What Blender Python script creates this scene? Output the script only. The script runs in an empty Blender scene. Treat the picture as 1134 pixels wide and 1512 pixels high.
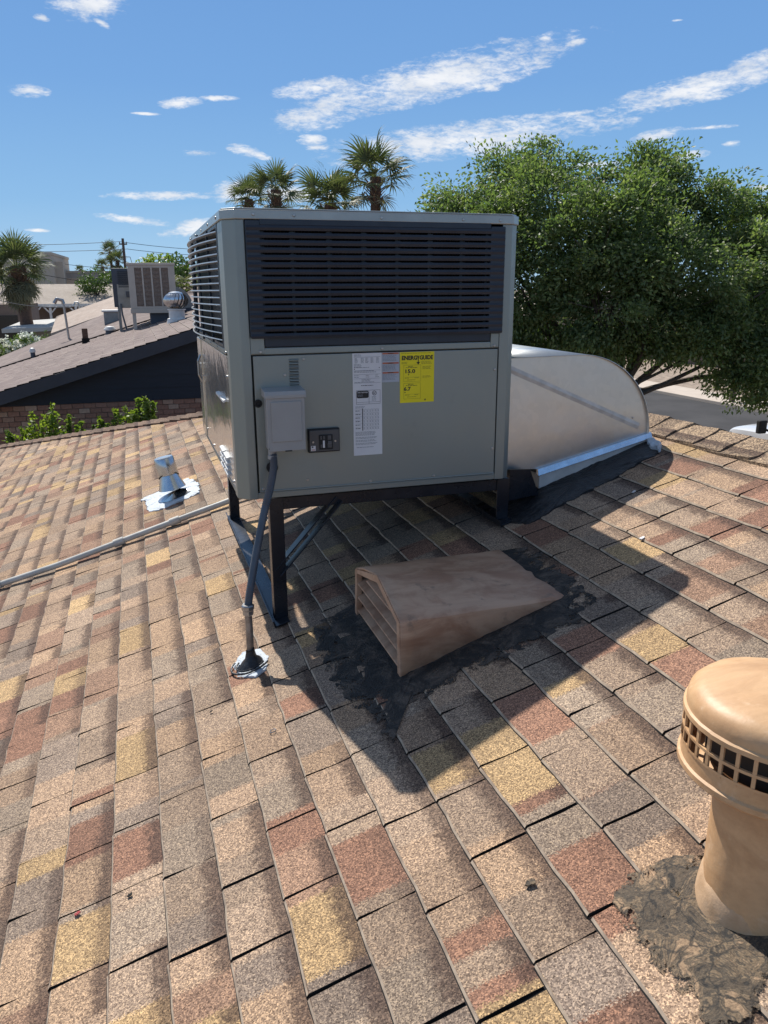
import bpy, bmesh, math, random
import numpy as np
from mathutils import Vector, Matrix, noise as mnoise

random.seed(7)
RNG = np.random.default_rng(11)
SC = bpy.context.scene
COL = SC.collection
R = math.radians

# ------------------------------------------------------------------ camera, light, exposure
G = 4.7                      # metres from the street up to the camera
FPX, CX, CY = 1137.0, 567.0, 756.0


def _unit(v):
    v = np.asarray(v, float)
    return v / np.linalg.norm(v)


# camera axes from the three vanishing directions of the cabinet
_X = _unit([4322 - CX, -(412 - CY), -FPX])
_Y = _unit([192 - CX, -(431 - CY), -FPX])
_Z = -_unit([600 - CX, -(4683 - CY), -FPX])
_U, _S, _V = np.linalg.svd(np.array([_X, _Y, _Z]).T)
W2C = _U @ _V
C2W = W2C.T
CAM = np.array([0.0, -2.71, 0.0])   # everything is laid out with the camera height as z = 0, then lifted by G


def ray(px, py):
    return C2W @ _unit([px - CX, -(py - CY), -FPX])


def at_y(px, py, y):
    r = ray(px, py)
    return CAM + r * ((y - CAM[1]) / r[1])


def at_z(px, py, z):
    r = ray(px, py)
    return CAM + r * ((z - CAM[2]) / r[2])


def on_plane(px, py, n, d):
    r = ray(px, py)
    return CAM + r * ((d - n @ CAM) / (n @ r))


cam_data = bpy.data.cameras.new('camera')
cam = bpy.data.objects.new('camera', cam_data)
COL.objects.link(cam)
m4 = Matrix([list(C2W[i]) + [0] for i in range(3)] + [[0, 0, 0, 1]])
m4.translation = Vector((CAM[0], CAM[1], CAM[2] + G))
cam.matrix_world = m4
cam_data.sensor_fit = 'VERTICAL'
cam_data.sensor_height = 24.0
cam_data.lens = 24.0 * FPX / 1512.0
cam_data.clip_start = 0.05
cam_data.clip_end = 3000
SC.camera = cam

SUN = Vector((-0.115, 0.632, 0.766)).normalized()
sun_data = bpy.data.lights.new('sun', 'SUN')
sun_data.energy = 5.0
sun_data.angle = R(0.55)
sun_data.color = (1.0, 0.955, 0.885)
sun = bpy.data.objects.new('sun', sun_data)
COL.objects.link(sun)
sun.rotation_euler = (-SUN).to_track_quat('-Z', 'Y').to_euler()
sun.location = (0, 0, 40)

SC.view_settings.view_transform = 'Standard'
SC.view_settings.look = 'None'
SC.view_settings.exposure = 0.28
SC.view_settings.gamma = 1.0
SC.view_settings.use_curve_mapping = False
SC.render.engine = 'CYCLES'
SC.cycles.use_denoising = True
SC.cycles.max_bounces = 8

world = bpy.data.worlds.new('World')
SC.world = world
world.use_nodes = True


class NT:
    """short-hand for building node trees"""
    def __init__(s, tree):
        s.t = tree
        s.n = tree.nodes
        s.l = tree.links

    def node(s, typ, **kw):
        nd = s.n.new(typ)
        for k, v in kw.items():
            setattr(nd, k, v)
        return nd

    def put(s, sock, v):
        if v is None:
            return
        if isinstance(v, bpy.types.NodeSocket):
            s.l.new(v, sock)
        else:
            if hasattr(sock.default_value, '__len__') and isinstance(v, (tuple, list)):
                if len(sock.default_value) == 4 and len(v) == 3:
                    v = tuple(v) + (1.0,)
            sock.default_value = v

    def math(s, op, a=None, b=None, c=None, clamp=False):
        nd = s.node('ShaderNodeMath', operation=op, use_clamp=clamp)
        for i, v in enumerate((a, b, c)):
            s.put(nd.inputs[i], v)
        return nd.outputs[0]

    def vec(s, op, a=None, b=None, out=0):
        nd = s.node('ShaderNodeVectorMath', operation=op)
        s.put(nd.inputs[0], a)
        s.put(nd.inputs[1], b)
        return nd.outputs[out]

    def xyz(s, x=0.0, y=0.0, z=0.0):
        nd = s.node('ShaderNodeCombineXYZ')
        for i, v in enumerate((x, y, z)):
            s.put(nd.inputs[i], v)
        return nd.outputs[0]

    def sep(s, v):
        nd = s.node('ShaderNodeSeparateXYZ')
        s.put(nd.inputs[0], v)
        return nd.outputs

    def noise(s, vec, scale, detail=2.0, rough=0.5, out='Fac', dist=0.0):
        nd = s.node('ShaderNodeTexNoise')
        s.put(nd.inputs['Vector'], vec)
        s.put(nd.inputs['Scale'], scale)
        s.put(nd.inputs['Detail'], detail)
        s.put(nd.inputs['Roughness'], rough)
        s.put(nd.inputs['Distortion'], dist)
        return nd.outputs[out]

    def voro(s, vec, scale, feature='F1', dims='3D', rand=1.0):
        nd = s.node('ShaderNodeTexVoronoi', feature=feature, voronoi_dimensions=dims)
        s.put(nd.inputs['Vector'], vec)
        s.put(nd.inputs['Scale'], scale)
        s.put(nd.inputs['Randomness'], rand)
        return nd.outputs

    def ramp(s, fac, stops, interp='LINEAR'):
        nd = s.node('ShaderNodeValToRGB')
        cr = nd.color_ramp
        cr.interpolation = interp
        while len(cr.elements) < len(stops):
            cr.elements.new(0.5)
        for e, (p, c) in zip(cr.elements, stops):
            e.position = p
            e.color = tuple(c) + (1.0,) if len(c) == 3 else c
        s.put(nd.inputs[0], fac)
        return nd.outputs[0]

    def mix(s, fac, a, b, blend='MIX'):
        nd = s.node('ShaderNodeMix', data_type='RGBA', blend_type=blend)
        s.put(nd.inputs[0], fac)
        s.put(nd.inputs[6], a)
        s.put(nd.inputs[7], b)
        return nd.outputs[2]

    def smooth(s, v, a, b, lo=0.0, hi=1.0):
        nd = s.node('ShaderNodeMapRange', interpolation_type='SMOOTHSTEP')
        s.put(nd.inputs[0], v)
        for i, q in enumerate((a, b, lo, hi)):
            s.put(nd.inputs[i + 1], q)
        return nd.outputs[0]

    def bump(s, h, strength=0.3, dist=0.01):
        nd = s.node('ShaderNodeBump')
        s.put(nd.inputs['Strength'], strength)
        s.put(nd.inputs['Distance'], dist)
        s.put(nd.inputs['Height'], h)
        return nd.outputs[0]


# ---- world: Nishita sky with thin summer clouds placed by azimuth and elevation
w = NT(world.node_tree)
for nd in list(w.n):
    w.n.remove(nd)
sky = w.node('ShaderNodeTexSky', sky_type='NISHITA')
sky.sun_disc = False
sky.sun_elevation = R(50.0)
sky.sun_rotation = R(-10.35)
sky.altitude = 400
sky.air_density = 1.0
sky.dust_density = 0.25
sky.ozone_density = 1.0
tc = w.node('ShaderNodeTexCoord')
dx, dy, dz = w.sep(tc.outputs['Generated'])
az = w.math('ARCTAN2', dx, dy)
el = w.math('ARCSINE', dz)
azel = w.xyz(az, el, 0.0)
CLOUDS = [(130, 8, 60, 20, -6), (150, 34, 16, 5, 24), (62, 26, 12, 5, 0), (43, 134, 30, 9, 0), (266, 152, 32, 8, -6),
          (322, 145, 28, 4, -2), (217, 168, 22, 2.2, 0), (640, 118, 215, 30, -11), (490, 160, 85, 24, -12), (465, 130, 60, 14, -8),
          (690, 206, 220, 25, -4), (560, 222, 75, 18, -12), (1025, 132, 128, 20, -8), (1110, 104, 60, 22, -12), (460, 207, 22, 8, 0), (468, 218, 20, 4, 0),
          (293, 226, 28, 5, 0), (360, 222, 26, 8, 8), (385, 230, 16, 5, 12), (240, 289, 85, 7, -2), (345, 282, 34, 17, -10),
          (200, 325, 60, 6, 6), (285, 337, 50, 12, -10), (430, 285, 50, 12, 0), (970, 200, 38, 9, -8), (1020, 230, 26, 7, -4),
          (870, 244, 46, 5, -2), (845, 168, 30, 4, -4), (1050, 188, 36, 3.4, 0), (725, 128, 18, 7, 0), (805, 57, 10, 4, 0),
          (850, 63, 18, 5, -6), (1080, 212, 14, 5, 0), (1125, 278, 14, 5, 0), (55, 340, 18, 2.6, 2), (1000, 30, 10, 2, 0)]
cur = None
for (px, py, a, b, tilt) in CLOUDS:
    d = ray(px, py)
    A0, E0 = math.atan2(d[0], d[1]), math.asin(d[2])
    mp = w.node('ShaderNodeMapping', vector_type='TEXTURE')
    w.put(mp.inputs[0], azel)
    k = 1.0 / (FPX * math.hypot(1.0, math.hypot(px - CX, py - CY) / FPX))
    mp.inputs['Location'].default_value = (A0, E0, 0)
    mp.inputs['Rotation'].default_value = (0, 0, -R(tilt))
    mp.inputs['Scale'].default_value = (a * k / max(0.3, math.cos(E0)), b * k, 1)
    ln = w.vec('LENGTH', mp.outputs[0], out='Value')
    cur = ln if cur is None else w.math('MINIMUM', cur, ln)
# beyond the photographed part of the sky the same sparse clouds go on
nfar = w.noise(w.vec('MULTIPLY', azel, (2.2, 6.0, 1)), 1.0, 3.0, 0.5)
away = w.smooth(w.math('ABSOLUTE', w.math('SUBTRACT', az, 0.31)), 0.55, 0.75)
high = w.smooth(el, 0.55, 0.7)
away = w.math('MAXIMUM', away, high)
far_mask = w.math('MULTIPLY', w.math('MULTIPLY', w.math('SUBTRACT', nfar, 0.56), 5.0), away)
mask = w.math('MAXIMUM', w.math('SUBTRACT', 1.0, cur), w.math('SUBTRACT', w.math('MULTIPLY', far_mask, 1.0), w.math('SUBTRACT', 1.0, away)))
mask = w.math('MAXIMUM', mask, -1.0)
nz1 = w.noise(w.vec('MULTIPLY', azel, (16.0, 42.0, 1)), 1.0, 9.0, 0.62, dist=0.35)
nz2 = w.noise(w.vec('MULTIPLY', azel, (62.0, 190.0, 1)), 1.0, 7.0, 0.62, dist=0.4)
dens = w.math('ADD', mask, w.math('MULTIPLY', w.math('SUBTRACT', nz1, 0.5), 2.6))
dens = w.math('ADD', dens, w.math('MULTIPLY', w.math('SUBTRACT', nz2, 0.5), 1.9))
nz3 = w.noise(w.vec('MULTIPLY', azel, (170.0, 420.0, 1)), 1.0, 5.0, 0.6, dist=0.5)
dens = w.math('ADD', dens, w.math('MULTIPLY', w.math('SUBTRACT', nz3, 0.5), 0.9))
dens = w.math('SUBTRACT', dens, w.math('MULTIPLY', w.math('SUBTRACT', 0.0, w.math('MINIMUM', mask, 0.0)), 2.2))
dens = w.smooth(dens, -0.2, 1.1)
dens = w.math('MULTIPLY', dens, 0.93)
shade = w.noise(w.vec('MULTIPLY', w.vec('ADD', azel, (0.0, 0.012, 0)), (14.0, 40.0, 1)), 1.0, 5.0, 0.55)
ccol = w.ramp(shade, [(0.3, (5.0, 5.5, 6.3)), (0.58, (7.4, 7.5, 7.7))])
gain = w.node('ShaderNodeHueSaturation')
gain.inputs['Saturation'].default_value = 0.74
gain.inputs['Value'].default_value = 1.0
w.put(gain.inputs['Color'], sky.outputs[0])
low = w.smooth(el, 0.36, 0.85, 1.0, 0.0)
base_sky = w.mix(w.math('MULTIPLY', low, 0.94), gain.outputs[0], w.ramp(w.math('DIVIDE', el, 0.36, clamp=True), [(0.0, (3.1, 4.9, 6.6)), (0.28, (1.85, 3.75, 6.2)), (0.62, (1.30, 2.95, 5.8)), (1.0, (1.08, 2.55, 5.4))]))
skycol = w.mix(dens, base_sky, ccol)
bg = w.node('ShaderNodeBackground')
bg.inputs['Strength'].default_value = 0.105
w.put(bg.inputs['Color'], skycol)
wo = w.node('ShaderNodeOutputWorld')
w.l.new(bg.outputs[0], wo.inputs['Surface'])

# ------------------------------------------------------------------ materials


def new_mat(name):
    m = bpy.data.materials.new(name)
    m.use_nodes = True
    t = NT(m.node_tree)
    b = m.node_tree.nodes['Principled BSDF']
    return m, t, b


def pm(name, c1, c2=None, rough=0.6, metal=0.0, scale=6.0, detail=5.0, bump=0.0, bscale=60.0, bdist=0.004, rvar=0.0, coat=0.0, stretch=(1, 1, 1), spec=0.5, lo=0.35, hi=0.65):
    """plain surface: two colours mixed by noise, roughness and relief"""
    m, t, b = new_mat(name)
    tcn = t.node('ShaderNodeTexCoord').outputs['Object']
    v = t.vec('MULTIPLY', tcn, stretch)
    nz = t.noise(v, scale, detail, 0.6)
    if c2 is None:
        c2 = tuple(q * 0.82 for q in c1)
    t.put(b.inputs['Base Color'], t.mix(t.smooth(nz, lo, hi), c1, c2))
    b.inputs['Metallic'].default_value = metal
    b.inputs['Specular IOR Level'].default_value = spec
    if rvar:
        t.put(b.inputs['Roughness'], t.math('ADD', rough - rvar / 2, t.math('MULTIPLY', t.noise(v, scale * 1.7, 4.0), rvar)))
    else:
        b.inputs['Roughness'].default_value = rough
    if coat:
        b.inputs['Coat Weight'].default_value = coat
    if bump:
        t.put(b.inputs['Normal'], t.bump(t.noise(v, bscale, 4.0, 0.6), bump, bdist))
    return m


# roof frame: u up the slope, v along the courses (= world y), h off the plane
TAN = 1.0 / 3.0
TH = math.atan(TAN)
CT, ST = math.cos(TH), math.sin(TH)
ZR = -1.3773
U0, EXP = 0.0885, 0.1343
RN, RD = np.array([-TAN, 0, 1.0]), ZR


def rp(u, v, h=0.0):
    return (u * CT - h * ST, v, ZR + u * ST + h * CT)


def roof_px(px, py):
    """(u, v) of the point of our roof seen at a pixel"""
    p = on_plane(px, py, RN, RD)
    return p[0] / CT, p[1]


def shingle_material(name, palette, granule=400.0, cell=0.175, contrast=1.0, gl=G):
    m, t, b = new_mat(name)
    pos = t.node('ShaderNodeNewGeometry').outputs['Position']
    x, y, z = t.sep(pos)
    u = t.math('MULTIPLY', x, 1.0 / CT)
    fine = t.noise(pos, 260.0, 2.0, 0.6)
    tt = t.math('ADD', t.math('DIVIDE', t.math('SUBTRACT', u, U0), EXP), 0.035)
    ci = t.math('FLOOR', tt)
    f = t.math('FRACT', tt)
    vj = t.math('ADD', y, t.math('MULTIPLY', t.math('SUBTRACT', fine, 0.5), 0.05))
    vo = t.voro(t.xyz(t.math('DIVIDE', vj, cell), t.math('MULTIPLY', ci, 7.31), 0.0), 1.0, dims='2D')
    rr, gg, bb = t.sep(vo['Color'])
    colr = t.ramp(rr, palette, 'CONSTANT')
    colr = t.mix(0.12, colr, (0.365, 0.268, 0.205))
    colr = t.mix(1.0, colr, t.ramp(gg, [(0.0, (0.70, 0.685, 0.665)), (1.0, (1.03, 1.00, 0.96))]), 'MULTIPLY')
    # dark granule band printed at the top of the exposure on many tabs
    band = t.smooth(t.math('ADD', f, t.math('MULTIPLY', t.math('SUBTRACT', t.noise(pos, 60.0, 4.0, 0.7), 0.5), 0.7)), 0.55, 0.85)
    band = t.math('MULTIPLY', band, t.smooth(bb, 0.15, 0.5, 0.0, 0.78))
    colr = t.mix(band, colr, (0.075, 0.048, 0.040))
    # wear and soot over the whole slope
    big = t.noise(pos, 1.1, 5.0, 0.6)
    colr = t.mix(1.0, colr, t.ramp(big, [(0.3, (0.84, 0.82, 0.80)), (0.7, (1.08, 1.08, 1.08))]), 'MULTIPLY')
    # single granules, light and dark
    gv = t.voro(pos, granule)
    g1, g2, g3 = t.sep(gv['Color'])
    gr = t.ramp(g1, [(0.0, (0.24, 0.20, 0.18)), (0.28, (0.66, 0.63, 0.60)), (0.68, (1.14, 1.11, 1.04)), (1.0, (2.05, 1.95, 1.68))])
    colr = t.mix(contrast, colr, t.mix(1.0, colr, gr, 'MULTIPLY'))
    mid = t.noise(pos, 130.0, 3.0, 0.7)
    colr = t.mix(1.0, colr, t.ramp(mid, [(0.3, (0.80, 0.79, 0.78)), (0.7, (1.18, 1.18, 1.18))]), 'MULTIPLY')
    t.put(b.inputs['Base Color'], colr)
    b.inputs['Roughness'].default_value = 0.9
    b.inputs['Specular IOR Level'].default_value = 0.3
    h = t.math('ADD', t.math('MULTIPLY', g2, 0.6), t.math('MULTIPLY', mid, 0.8))
    t.put(b.inputs['Normal'], t.bump(h, 0.55, 0.0025))
    return m


TANP = (0.36, 0.245, 0.160)
M = {}
M['shingle'] = shingle_material('shingle_granules', [
    (0.0, (0.400, 0.295, 0.222)), (0.22, (0.372, 0.288, 0.228)), (0.40, (0.325, 0.268, 0.222)), (0.52, (0.440, 0.318, 0.228)),
    (0.63, (0.510, 0.368, 0.210)), (0.76, (0.290, 0.162, 0.120)), (0.84, (0.275, 0.226, 0.196)), (0.93, (0.345, 0.225, 0.168))], contrast=0.85)
M['cap'] = shingle_material('cap_granules', [(0.0, (0.30, 0.235, 0.175)), (0.5, (0.27, 0.21, 0.16)), (0.8, (0.32, 0.25, 0.18))], granule=210.0)
M['hipcap'] = shingle_material('hip_cap_granules', [(0.0, (0.17, 0.115, 0.09)), (0.5, (0.20, 0.14, 0.11)), (0.8, (0.15, 0.105, 0.085))], granule=300.0)
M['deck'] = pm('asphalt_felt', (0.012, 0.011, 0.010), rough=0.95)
M['butt_edge'] = pm('worn_shingle_edge', (0.47, 0.37, 0.27), (0.30, 0.23, 0.17), rough=0.9, scale=30)
M['tar'] = None
M['tar_gloss'] = pm('wet_black_tar', (0.008, 0.008, 0.010), (0.02, 0.02, 0.022), rough=0.38, scale=20, bump=0.8, bscale=60, bdist=0.008)
M['cabinet'] = None


def cabinet_material():
    m, t, b = new_mat('cabinet_steel_paint')
    o = t.node('ShaderNodeTexCoord').outputs['Object']
    nz = t.noise(t.vec('MULTIPLY', o, (1.0, 1.0, 0.6)), 2.6, 4.0, 0.55)
    t.put(b.inputs['Base Color'], t.mix(nz, (0.285, 0.312, 0.290), (0.235, 0.258, 0.245)))
    b.inputs['Metallic'].default_value = 0.55
    dust = t.noise(t.vec('MULTIPLY', o, (26.0, 26.0, 1.3)), 1.0, 6.0, 0.7)
    base = b.inputs['Base Color'].links[0].from_socket
    blot = t.noise(o, 9.0, 6.0, 0.7)
    base = t.mix(t.smooth(dust, 0.56, 0.80, 0.0, 0.22), base, (0.36, 0.33, 0.28))
    t.put(b.inputs['Base Color'], t.mix(t.smooth(blot, 0.58, 0.75, 0.0, 0.20), base, (0.16, 0.165, 0.16)))
    t.put(b.inputs['Roughness'], t.math('ADD', 0.30, t.math('MULTIPLY', t.noise(o, 7.0, 6.0, 0.7), 0.24)))
    wav = t.noise(t.vec('MULTIPLY', o, (1.0, 1.0, 0.7)), 2.2, 1.0, 0.4)
    t.put(b.inputs['Normal'], t.bump(wav, 0.22, 0.05))
    return m


M['cabinet'] = cabinet_material()
M['cabinet_side'] = pm('galvanised_side_paint', (0.64, 0.61, 0.55), (0.56, 0.54, 0.49), rough=0.14, metal=0.6, scale=3, bump=0.35, bscale=3.0, bdist=0.03)
M['cap_paint'] = pm('cap_steel_paint', (0.36, 0.375, 0.36), (0.31, 0.32, 0.31), rough=0.30, metal=0.5, scale=4)
M['grille'] = pm('navy_grille_plastic', (0.012, 0.020, 0.034), (0.017, 0.027, 0.043), rough=0.40, scale=9)
M['slat_edge'] = pm('sky_lit_slat', (0.40, 0.42, 0.44), (0.46, 0.47, 0.48), rough=0.35, metal=0.35, scale=20)  # pale grey paints in the sky and sun caught on the slat edges
M['coil'] = pm('coil_fins', (0.030, 0.022, 0.020), (0.012, 0.010, 0.012), rough=0.6, metal=0.4, scale=14, stretch=(1, 1, 8))
M['black'] = pm('black_rubber', (0.006, 0.006, 0.007), rough=0.6)
M['screw'] = pm('zinc_screw', (0.45, 0.45, 0.44), rough=0.35, metal=0.9)
M['box_grey'] = pm('grey_box_enamel', (0.33, 0.325, 0.315), (0.30, 0.295, 0.285), rough=0.42, scale=4)
M['outlet'] = pm('dark_outlet_cover', (0.075, 0.075, 0.078), rough=0.4)
M['paper'] = pm('white_sticker', (0.62, 0.60, 0.61), (0.66, 0.65, 0.64), rough=0.5, scale=9)
M['paper_grey'] = pm('pale_warning_sticker', (0.42, 0.45, 0.50), rough=0.5)
M['yellow'] = pm('yellow_sticker', (0.80, 0.66, 0.004), (0.76, 0.62, 0.004), rough=0.45)
M['ink'] = pm('black_ink', (0.012, 0.012, 0.012), rough=0.5)
M['ink_grey'] = pm('grey_ink', (0.22, 0.22, 0.235), rough=0.5)
M['ink_olive'] = pm('fine_print_ink', (0.22, 0.18, 0.01), rough=0.5)
M['ink_red'] = pm('orange_red_ink', (0.48, 0.13, 0.06), rough=0.5)
M['stand'] = pm('black_angle_iron', (0.012, 0.014, 0.020), (0.02, 0.023, 0.03), rough=0.28, metal=0.2, scale=10, rvar=0.15)
M['conduit'] = pm('liquidtight_conduit', (0.075, 0.088, 0.108), rough=0.36, scale=20)
M['zinc'] = pm('zinc_fitting', (0.42, 0.42, 0.42), (0.30, 0.30, 0.30), rough=0.35, metal=0.85, scale=30)
M['rust_pipe'] = pm('weathered_steel_pipe', (0.34, 0.31, 0.28), (0.20, 0.17, 0.15), rough=0.42, metal=0.6, scale=25)
M['silver_seal'] = pm('white_roof_sealant', (0.50, 0.55, 0.60), (0.22, 0.225, 0.235), rough=0.6, scale=30, bump=0.9, bscale=60, bdist=0.01, lo=0.5, hi=0.8)


def duct_material():
    m, t, b = new_mat('galvanised_duct')
    o = t.node('ShaderNodeTexCoord').outputs['Object']
    sp = t.voro(o, 42.0)
    a, c, _ = t.sep(sp['Color'])
    t.put(b.inputs['Base Color'], t.mix(a, (0.60, 0.615, 0.60), (0.64, 0.65, 0.63)))
    b.inputs['Metallic'].default_value = 0.95
    r1 = t.math('ADD', 0.26, t.math('MULTIPLY', t.noise(o, 3.0, 5.0, 0.6), 0.16))
    t.put(b.inputs['Roughness'], t.math('ADD', r1, t.math('MULTIPLY', c, 0.04)))
    t.put(b.inputs['Normal'], t.bump(t.noise(o, 3.2, 2.0, 0.4), 0.18, 0.03))
    return m


M['duct'] = duct_material()
M['duct_seam'] = pm('bright_seam_strip', (0.62, 0.66, 0.72), rough=0.22, metal=0.9, scale=20)
M['duct_strap'] = pm('pale_duct_crease', (0.66, 0.62, 0.56), rough=0.6, metal=0.5, scale=20)
M['curb'] = pm('whitewashed_curb', (0.60, 0.57, 0.53), (0.50, 0.47, 0.43), rough=0.7, scale=14)


def painted_vent_material(name, c1, c2, c3, rough, scale=5.0):
    m, t, b = new_mat(name)
    o = t.node('ShaderNodeTexCoord').outputs['Object']
    n1 = t.noise(t.vec('MULTIPLY', o, (1, 1.6, 2.4)), scale, 6.0, 0.65, dist=0.8)
    n2 = t.noise(o, scale * 3.4, 5.0, 0.7)
    c = t.mix(t.smooth(n1, 0.38, 0.66), c1, c2)
    c = t.mix(t.smooth(n2, 0.56, 0.72, 0.0, 0.70), c, c3)
    n3 = t.noise(t.vec('MULTIPLY', o, (3.0, 26.0, 26.0)), 1.6, 6.0, 0.7)
    c = t.mix(1.0, c, t.ramp(n3, [(0.3, (0.90, 0.895, 0.89)), (0.7, (1.08, 1.08, 1.08))]), 'MULTIPLY')
    t.put(b.inputs['Base Color'], c)
    t.put(b.inputs['Roughness'], t.math('ADD', rough, t.math('MULTIPLY', n2, 0.2)))
    t.put(b.inputs['Normal'], t.bump(t.noise(o, 26.0, 4.0, 0.6), 0.25, 0.004))
    return m


M['vent_paint'] = painted_vent_material('faded_brown_vent_paint', (0.540, 0.345, 0.225), (0.370, 0.200, 0.120), (0.200, 0.140, 0.100), 0.42)
M['pipe_paint'] = painted_vent_material('tan_vent_paint', (0.590, 0.365, 0.190), (0.490, 0.285, 0.140), (0.680, 0.480, 0.300), 0.40, 5.0)
M['pipe_dark'] = pm('vent_inside', (0.10, 0.065, 0.04), rough=0.7)
M['plaster'] = pm('tan_mastic_collar', (0.60, 0.40, 0.24), (0.46, 0.29, 0.16), rough=0.8, scale=18, bump=0.35, bscale=30, bdist=0.006)


def mottled_tar():
    m, t, b = new_mat('weathered_cracked_tar')
    o = t.node('ShaderNodeTexCoord').outputs['Object']
    n1 = t.noise(o, 15.0, 6.0, 0.62, dist=1.2)
    col = t.ramp(n1, [(0.36, (0.020, 0.017, 0.014)), (0.42, (0.100, 0.074, 0.048)), (0.46, (0.040, 0.033, 0.025)), (0.50, (0.185, 0.132, 0.080)), (0.54, (0.070, 0.054, 0.037)), (0.58, (0.280, 0.190, 0.115))])
    c = n1
    nz = t.noise(o, 160.0, 4.0, 0.7)
    col = t.mix(1.0, col, t.ramp(nz, [(0.3, (0.55, 0.52, 0.50)), (0.7, (1.45, 1.42, 1.36))]), 'MULTIPLY')
    crack = t.voro(t.vec('ADD', o, t.vec('MULTIPLY', t.noise(o, 16.0, 4.0, 0.6, out='Color'), (0.08, 0.08, 0.0))), 14.0, feature='DISTANCE_TO_EDGE')['Distance']
    col = t.mix(t.smooth(crack, 0.0, 0.035, 0.8, 0.0), col, (0.012, 0.011, 0.010))
    t.put(b.inputs['Base Color'], col)
    b.inputs['Roughness'].default_value = 0.75
    t.put(b.inputs['Normal'], t.bump(t.math('ADD', t.math('MULTIPLY', c, 0.6), nz), 0.6, 0.006))
    return m


def worn(m, scale, lo, hi):
    """worn through in patches: the shingles show where the coat is gone"""
    t = NT(m.node_tree)
    b = m.node_tree.nodes['Principled BSDF']
    pos = t.node('ShaderNodeNewGeometry').outputs['Position']
    n = t.math('ADD', t.noise(pos, scale, 6.0, 0.72, dist=0.6), t.math('MULTIPLY', t.math('SUBTRACT', t.noise(pos, 180.0, 2.0), 0.5), 0.22))
    at = t.node('ShaderNodeAttribute')
    at.attribute_name = 'rim'
    n = t.math('ADD', n, t.math('MULTIPLY', t.math('POWER', at.outputs['Fac'], 1.6), 0.20))
    t.put(b.inputs['Alpha'], t.smooth(n, lo, hi, 1.0, 0.0))


def tar_material():
    m, t, b = new_mat('roof_tar')
    o = t.node('ShaderNodeTexCoord').outputs['Object']
    n1 = t.noise(o, 14.0, 6.0, 0.7, dist=0.7)
    n2 = t.noise(o, 150.0, 3.0, 0.7)
    c = t.mix(t.smooth(n1, 0.42, 0.68), (0.016, 0.015, 0.014), (0.105, 0.082, 0.064))
    c = t.mix(1.0, c, t.ramp(n2, [(0.3, (0.45, 0.45, 0.45)), (0.7, (1.5, 1.45, 1.4))]), 'MULTIPLY')
    t.put(b.inputs['Base Color'], c)
    b.inputs['Roughness'].default_value = 0.7
    t.put(b.inputs['Normal'], t.bump(t.math('ADD', n1, t.math('MULTIPLY', n2, 0.3)), 0.9, 0.015))
    return m


M['tar'] = tar_material()
worn(M['tar'], 13.0, 0.655, 0.72)
M['tar_old'] = mottled_tar()
worn(M['tar_old'], 14.0, 0.62, 0.68)
M['galv'] = pm('galvanised_flue', (0.60, 0.62, 0.64), (0.50, 0.52, 0.54), rough=0.24, metal=0.92, scale=12)
M['pvc'] = pm('white_pvc_pipe', (0.54, 0.52, 0.47), (0.42, 0.40, 0.36), rough=0.45, scale=8)
M['stucco_tan'] = pm('tan_stucco', (0.42, 0.33, 0.25), rough=0.9, scale=5, bump=0.3, bscale=60)
M['fascia_brown'] = pm('brown_fascia', (0.16, 0.10, 0.075), rough=0.7)
M['navy_siding'] = pm('dark_navy_siding', (0.017, 0.019, 0.027), (0.013, 0.015, 0.021), rough=0.7, scale=3, stretch=(1, 1, 8))
M['navy_fascia'] = pm('dark_navy_fascia', (0.030, 0.033, 0.043), (0.024, 0.027, 0.036), rough=0.6, scale=4)


def brick_material():
    m, t, b = new_mat('red_slump_brick')
    oi = t.node('ShaderNodeObjectInfo').outputs['Random']
    o = t.node('ShaderNodeTexCoord').outputs['Object']
    c = t.ramp(oi, [(0.0, (0.300, 0.150, 0.098)), (0.35, (0.340, 0.175, 0.118)), (0.6, (0.255, 0.122, 0.082)), (0.82, (0.410, 0.245, 0.165)), (1.0, (0.480, 0.315, 0.220))])
    nz = t.noise(o, 22.0, 5.0, 0.7)
    c = t.mix(1.0, c, t.ramp(nz, [(0.3, (0.78, 0.78, 0.78)), (0.7, (1.15, 1.15, 1.15))]), 'MULTIPLY')
    t.put(b.inputs['Base Color'], c)
    b.inputs['Roughness'].default_value = 0.9
    t.put(b.inputs['Normal'], t.bump(nz, 0.4, 0.01))
    return m


M['brick'] = brick_material()
M['mortar'] = pm('brick_mortar', (0.20, 0.125, 0.09), rough=0.95)


def far_shingle(name, c1, c2, c3):
    m, t, b = new_mat(name)
    pos = t.node('ShaderNodeNewGeometry').outputs['Position']
    v = t.voro(t.vec('MULTIPLY', pos, (6.5, 4.0, 0.0)), 1.0)
    a, c, _ = t.sep(v['Color'])
    col = t.mix(a, c1, c2)
    col = t.mix(t.smooth(c, 0.6, 0.8, 0, 0.7), col, c3)
    gr = t.noise(pos, 160.0, 3.0, 0.7)
    col = t.mix(1.0, col, t.ramp(gr, [(0.3, (0.75, 0.75, 0.75)), (0.7, (1.2, 1.2, 1.2))]), 'MULTIPLY')
    st = t.noise(pos, 0.7, 4.0, 0.6)
    col = t.mix(1.0, col, t.ramp(st, [(0.3, (0.86, 0.86, 0.86)), (0.7, (1.08, 1.08, 1.08))]), 'MULTIPLY')
    t.put(b.inputs['Base Color'], col)
    b.inputs['Roughness'].default_value = 0.9
    return m


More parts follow.
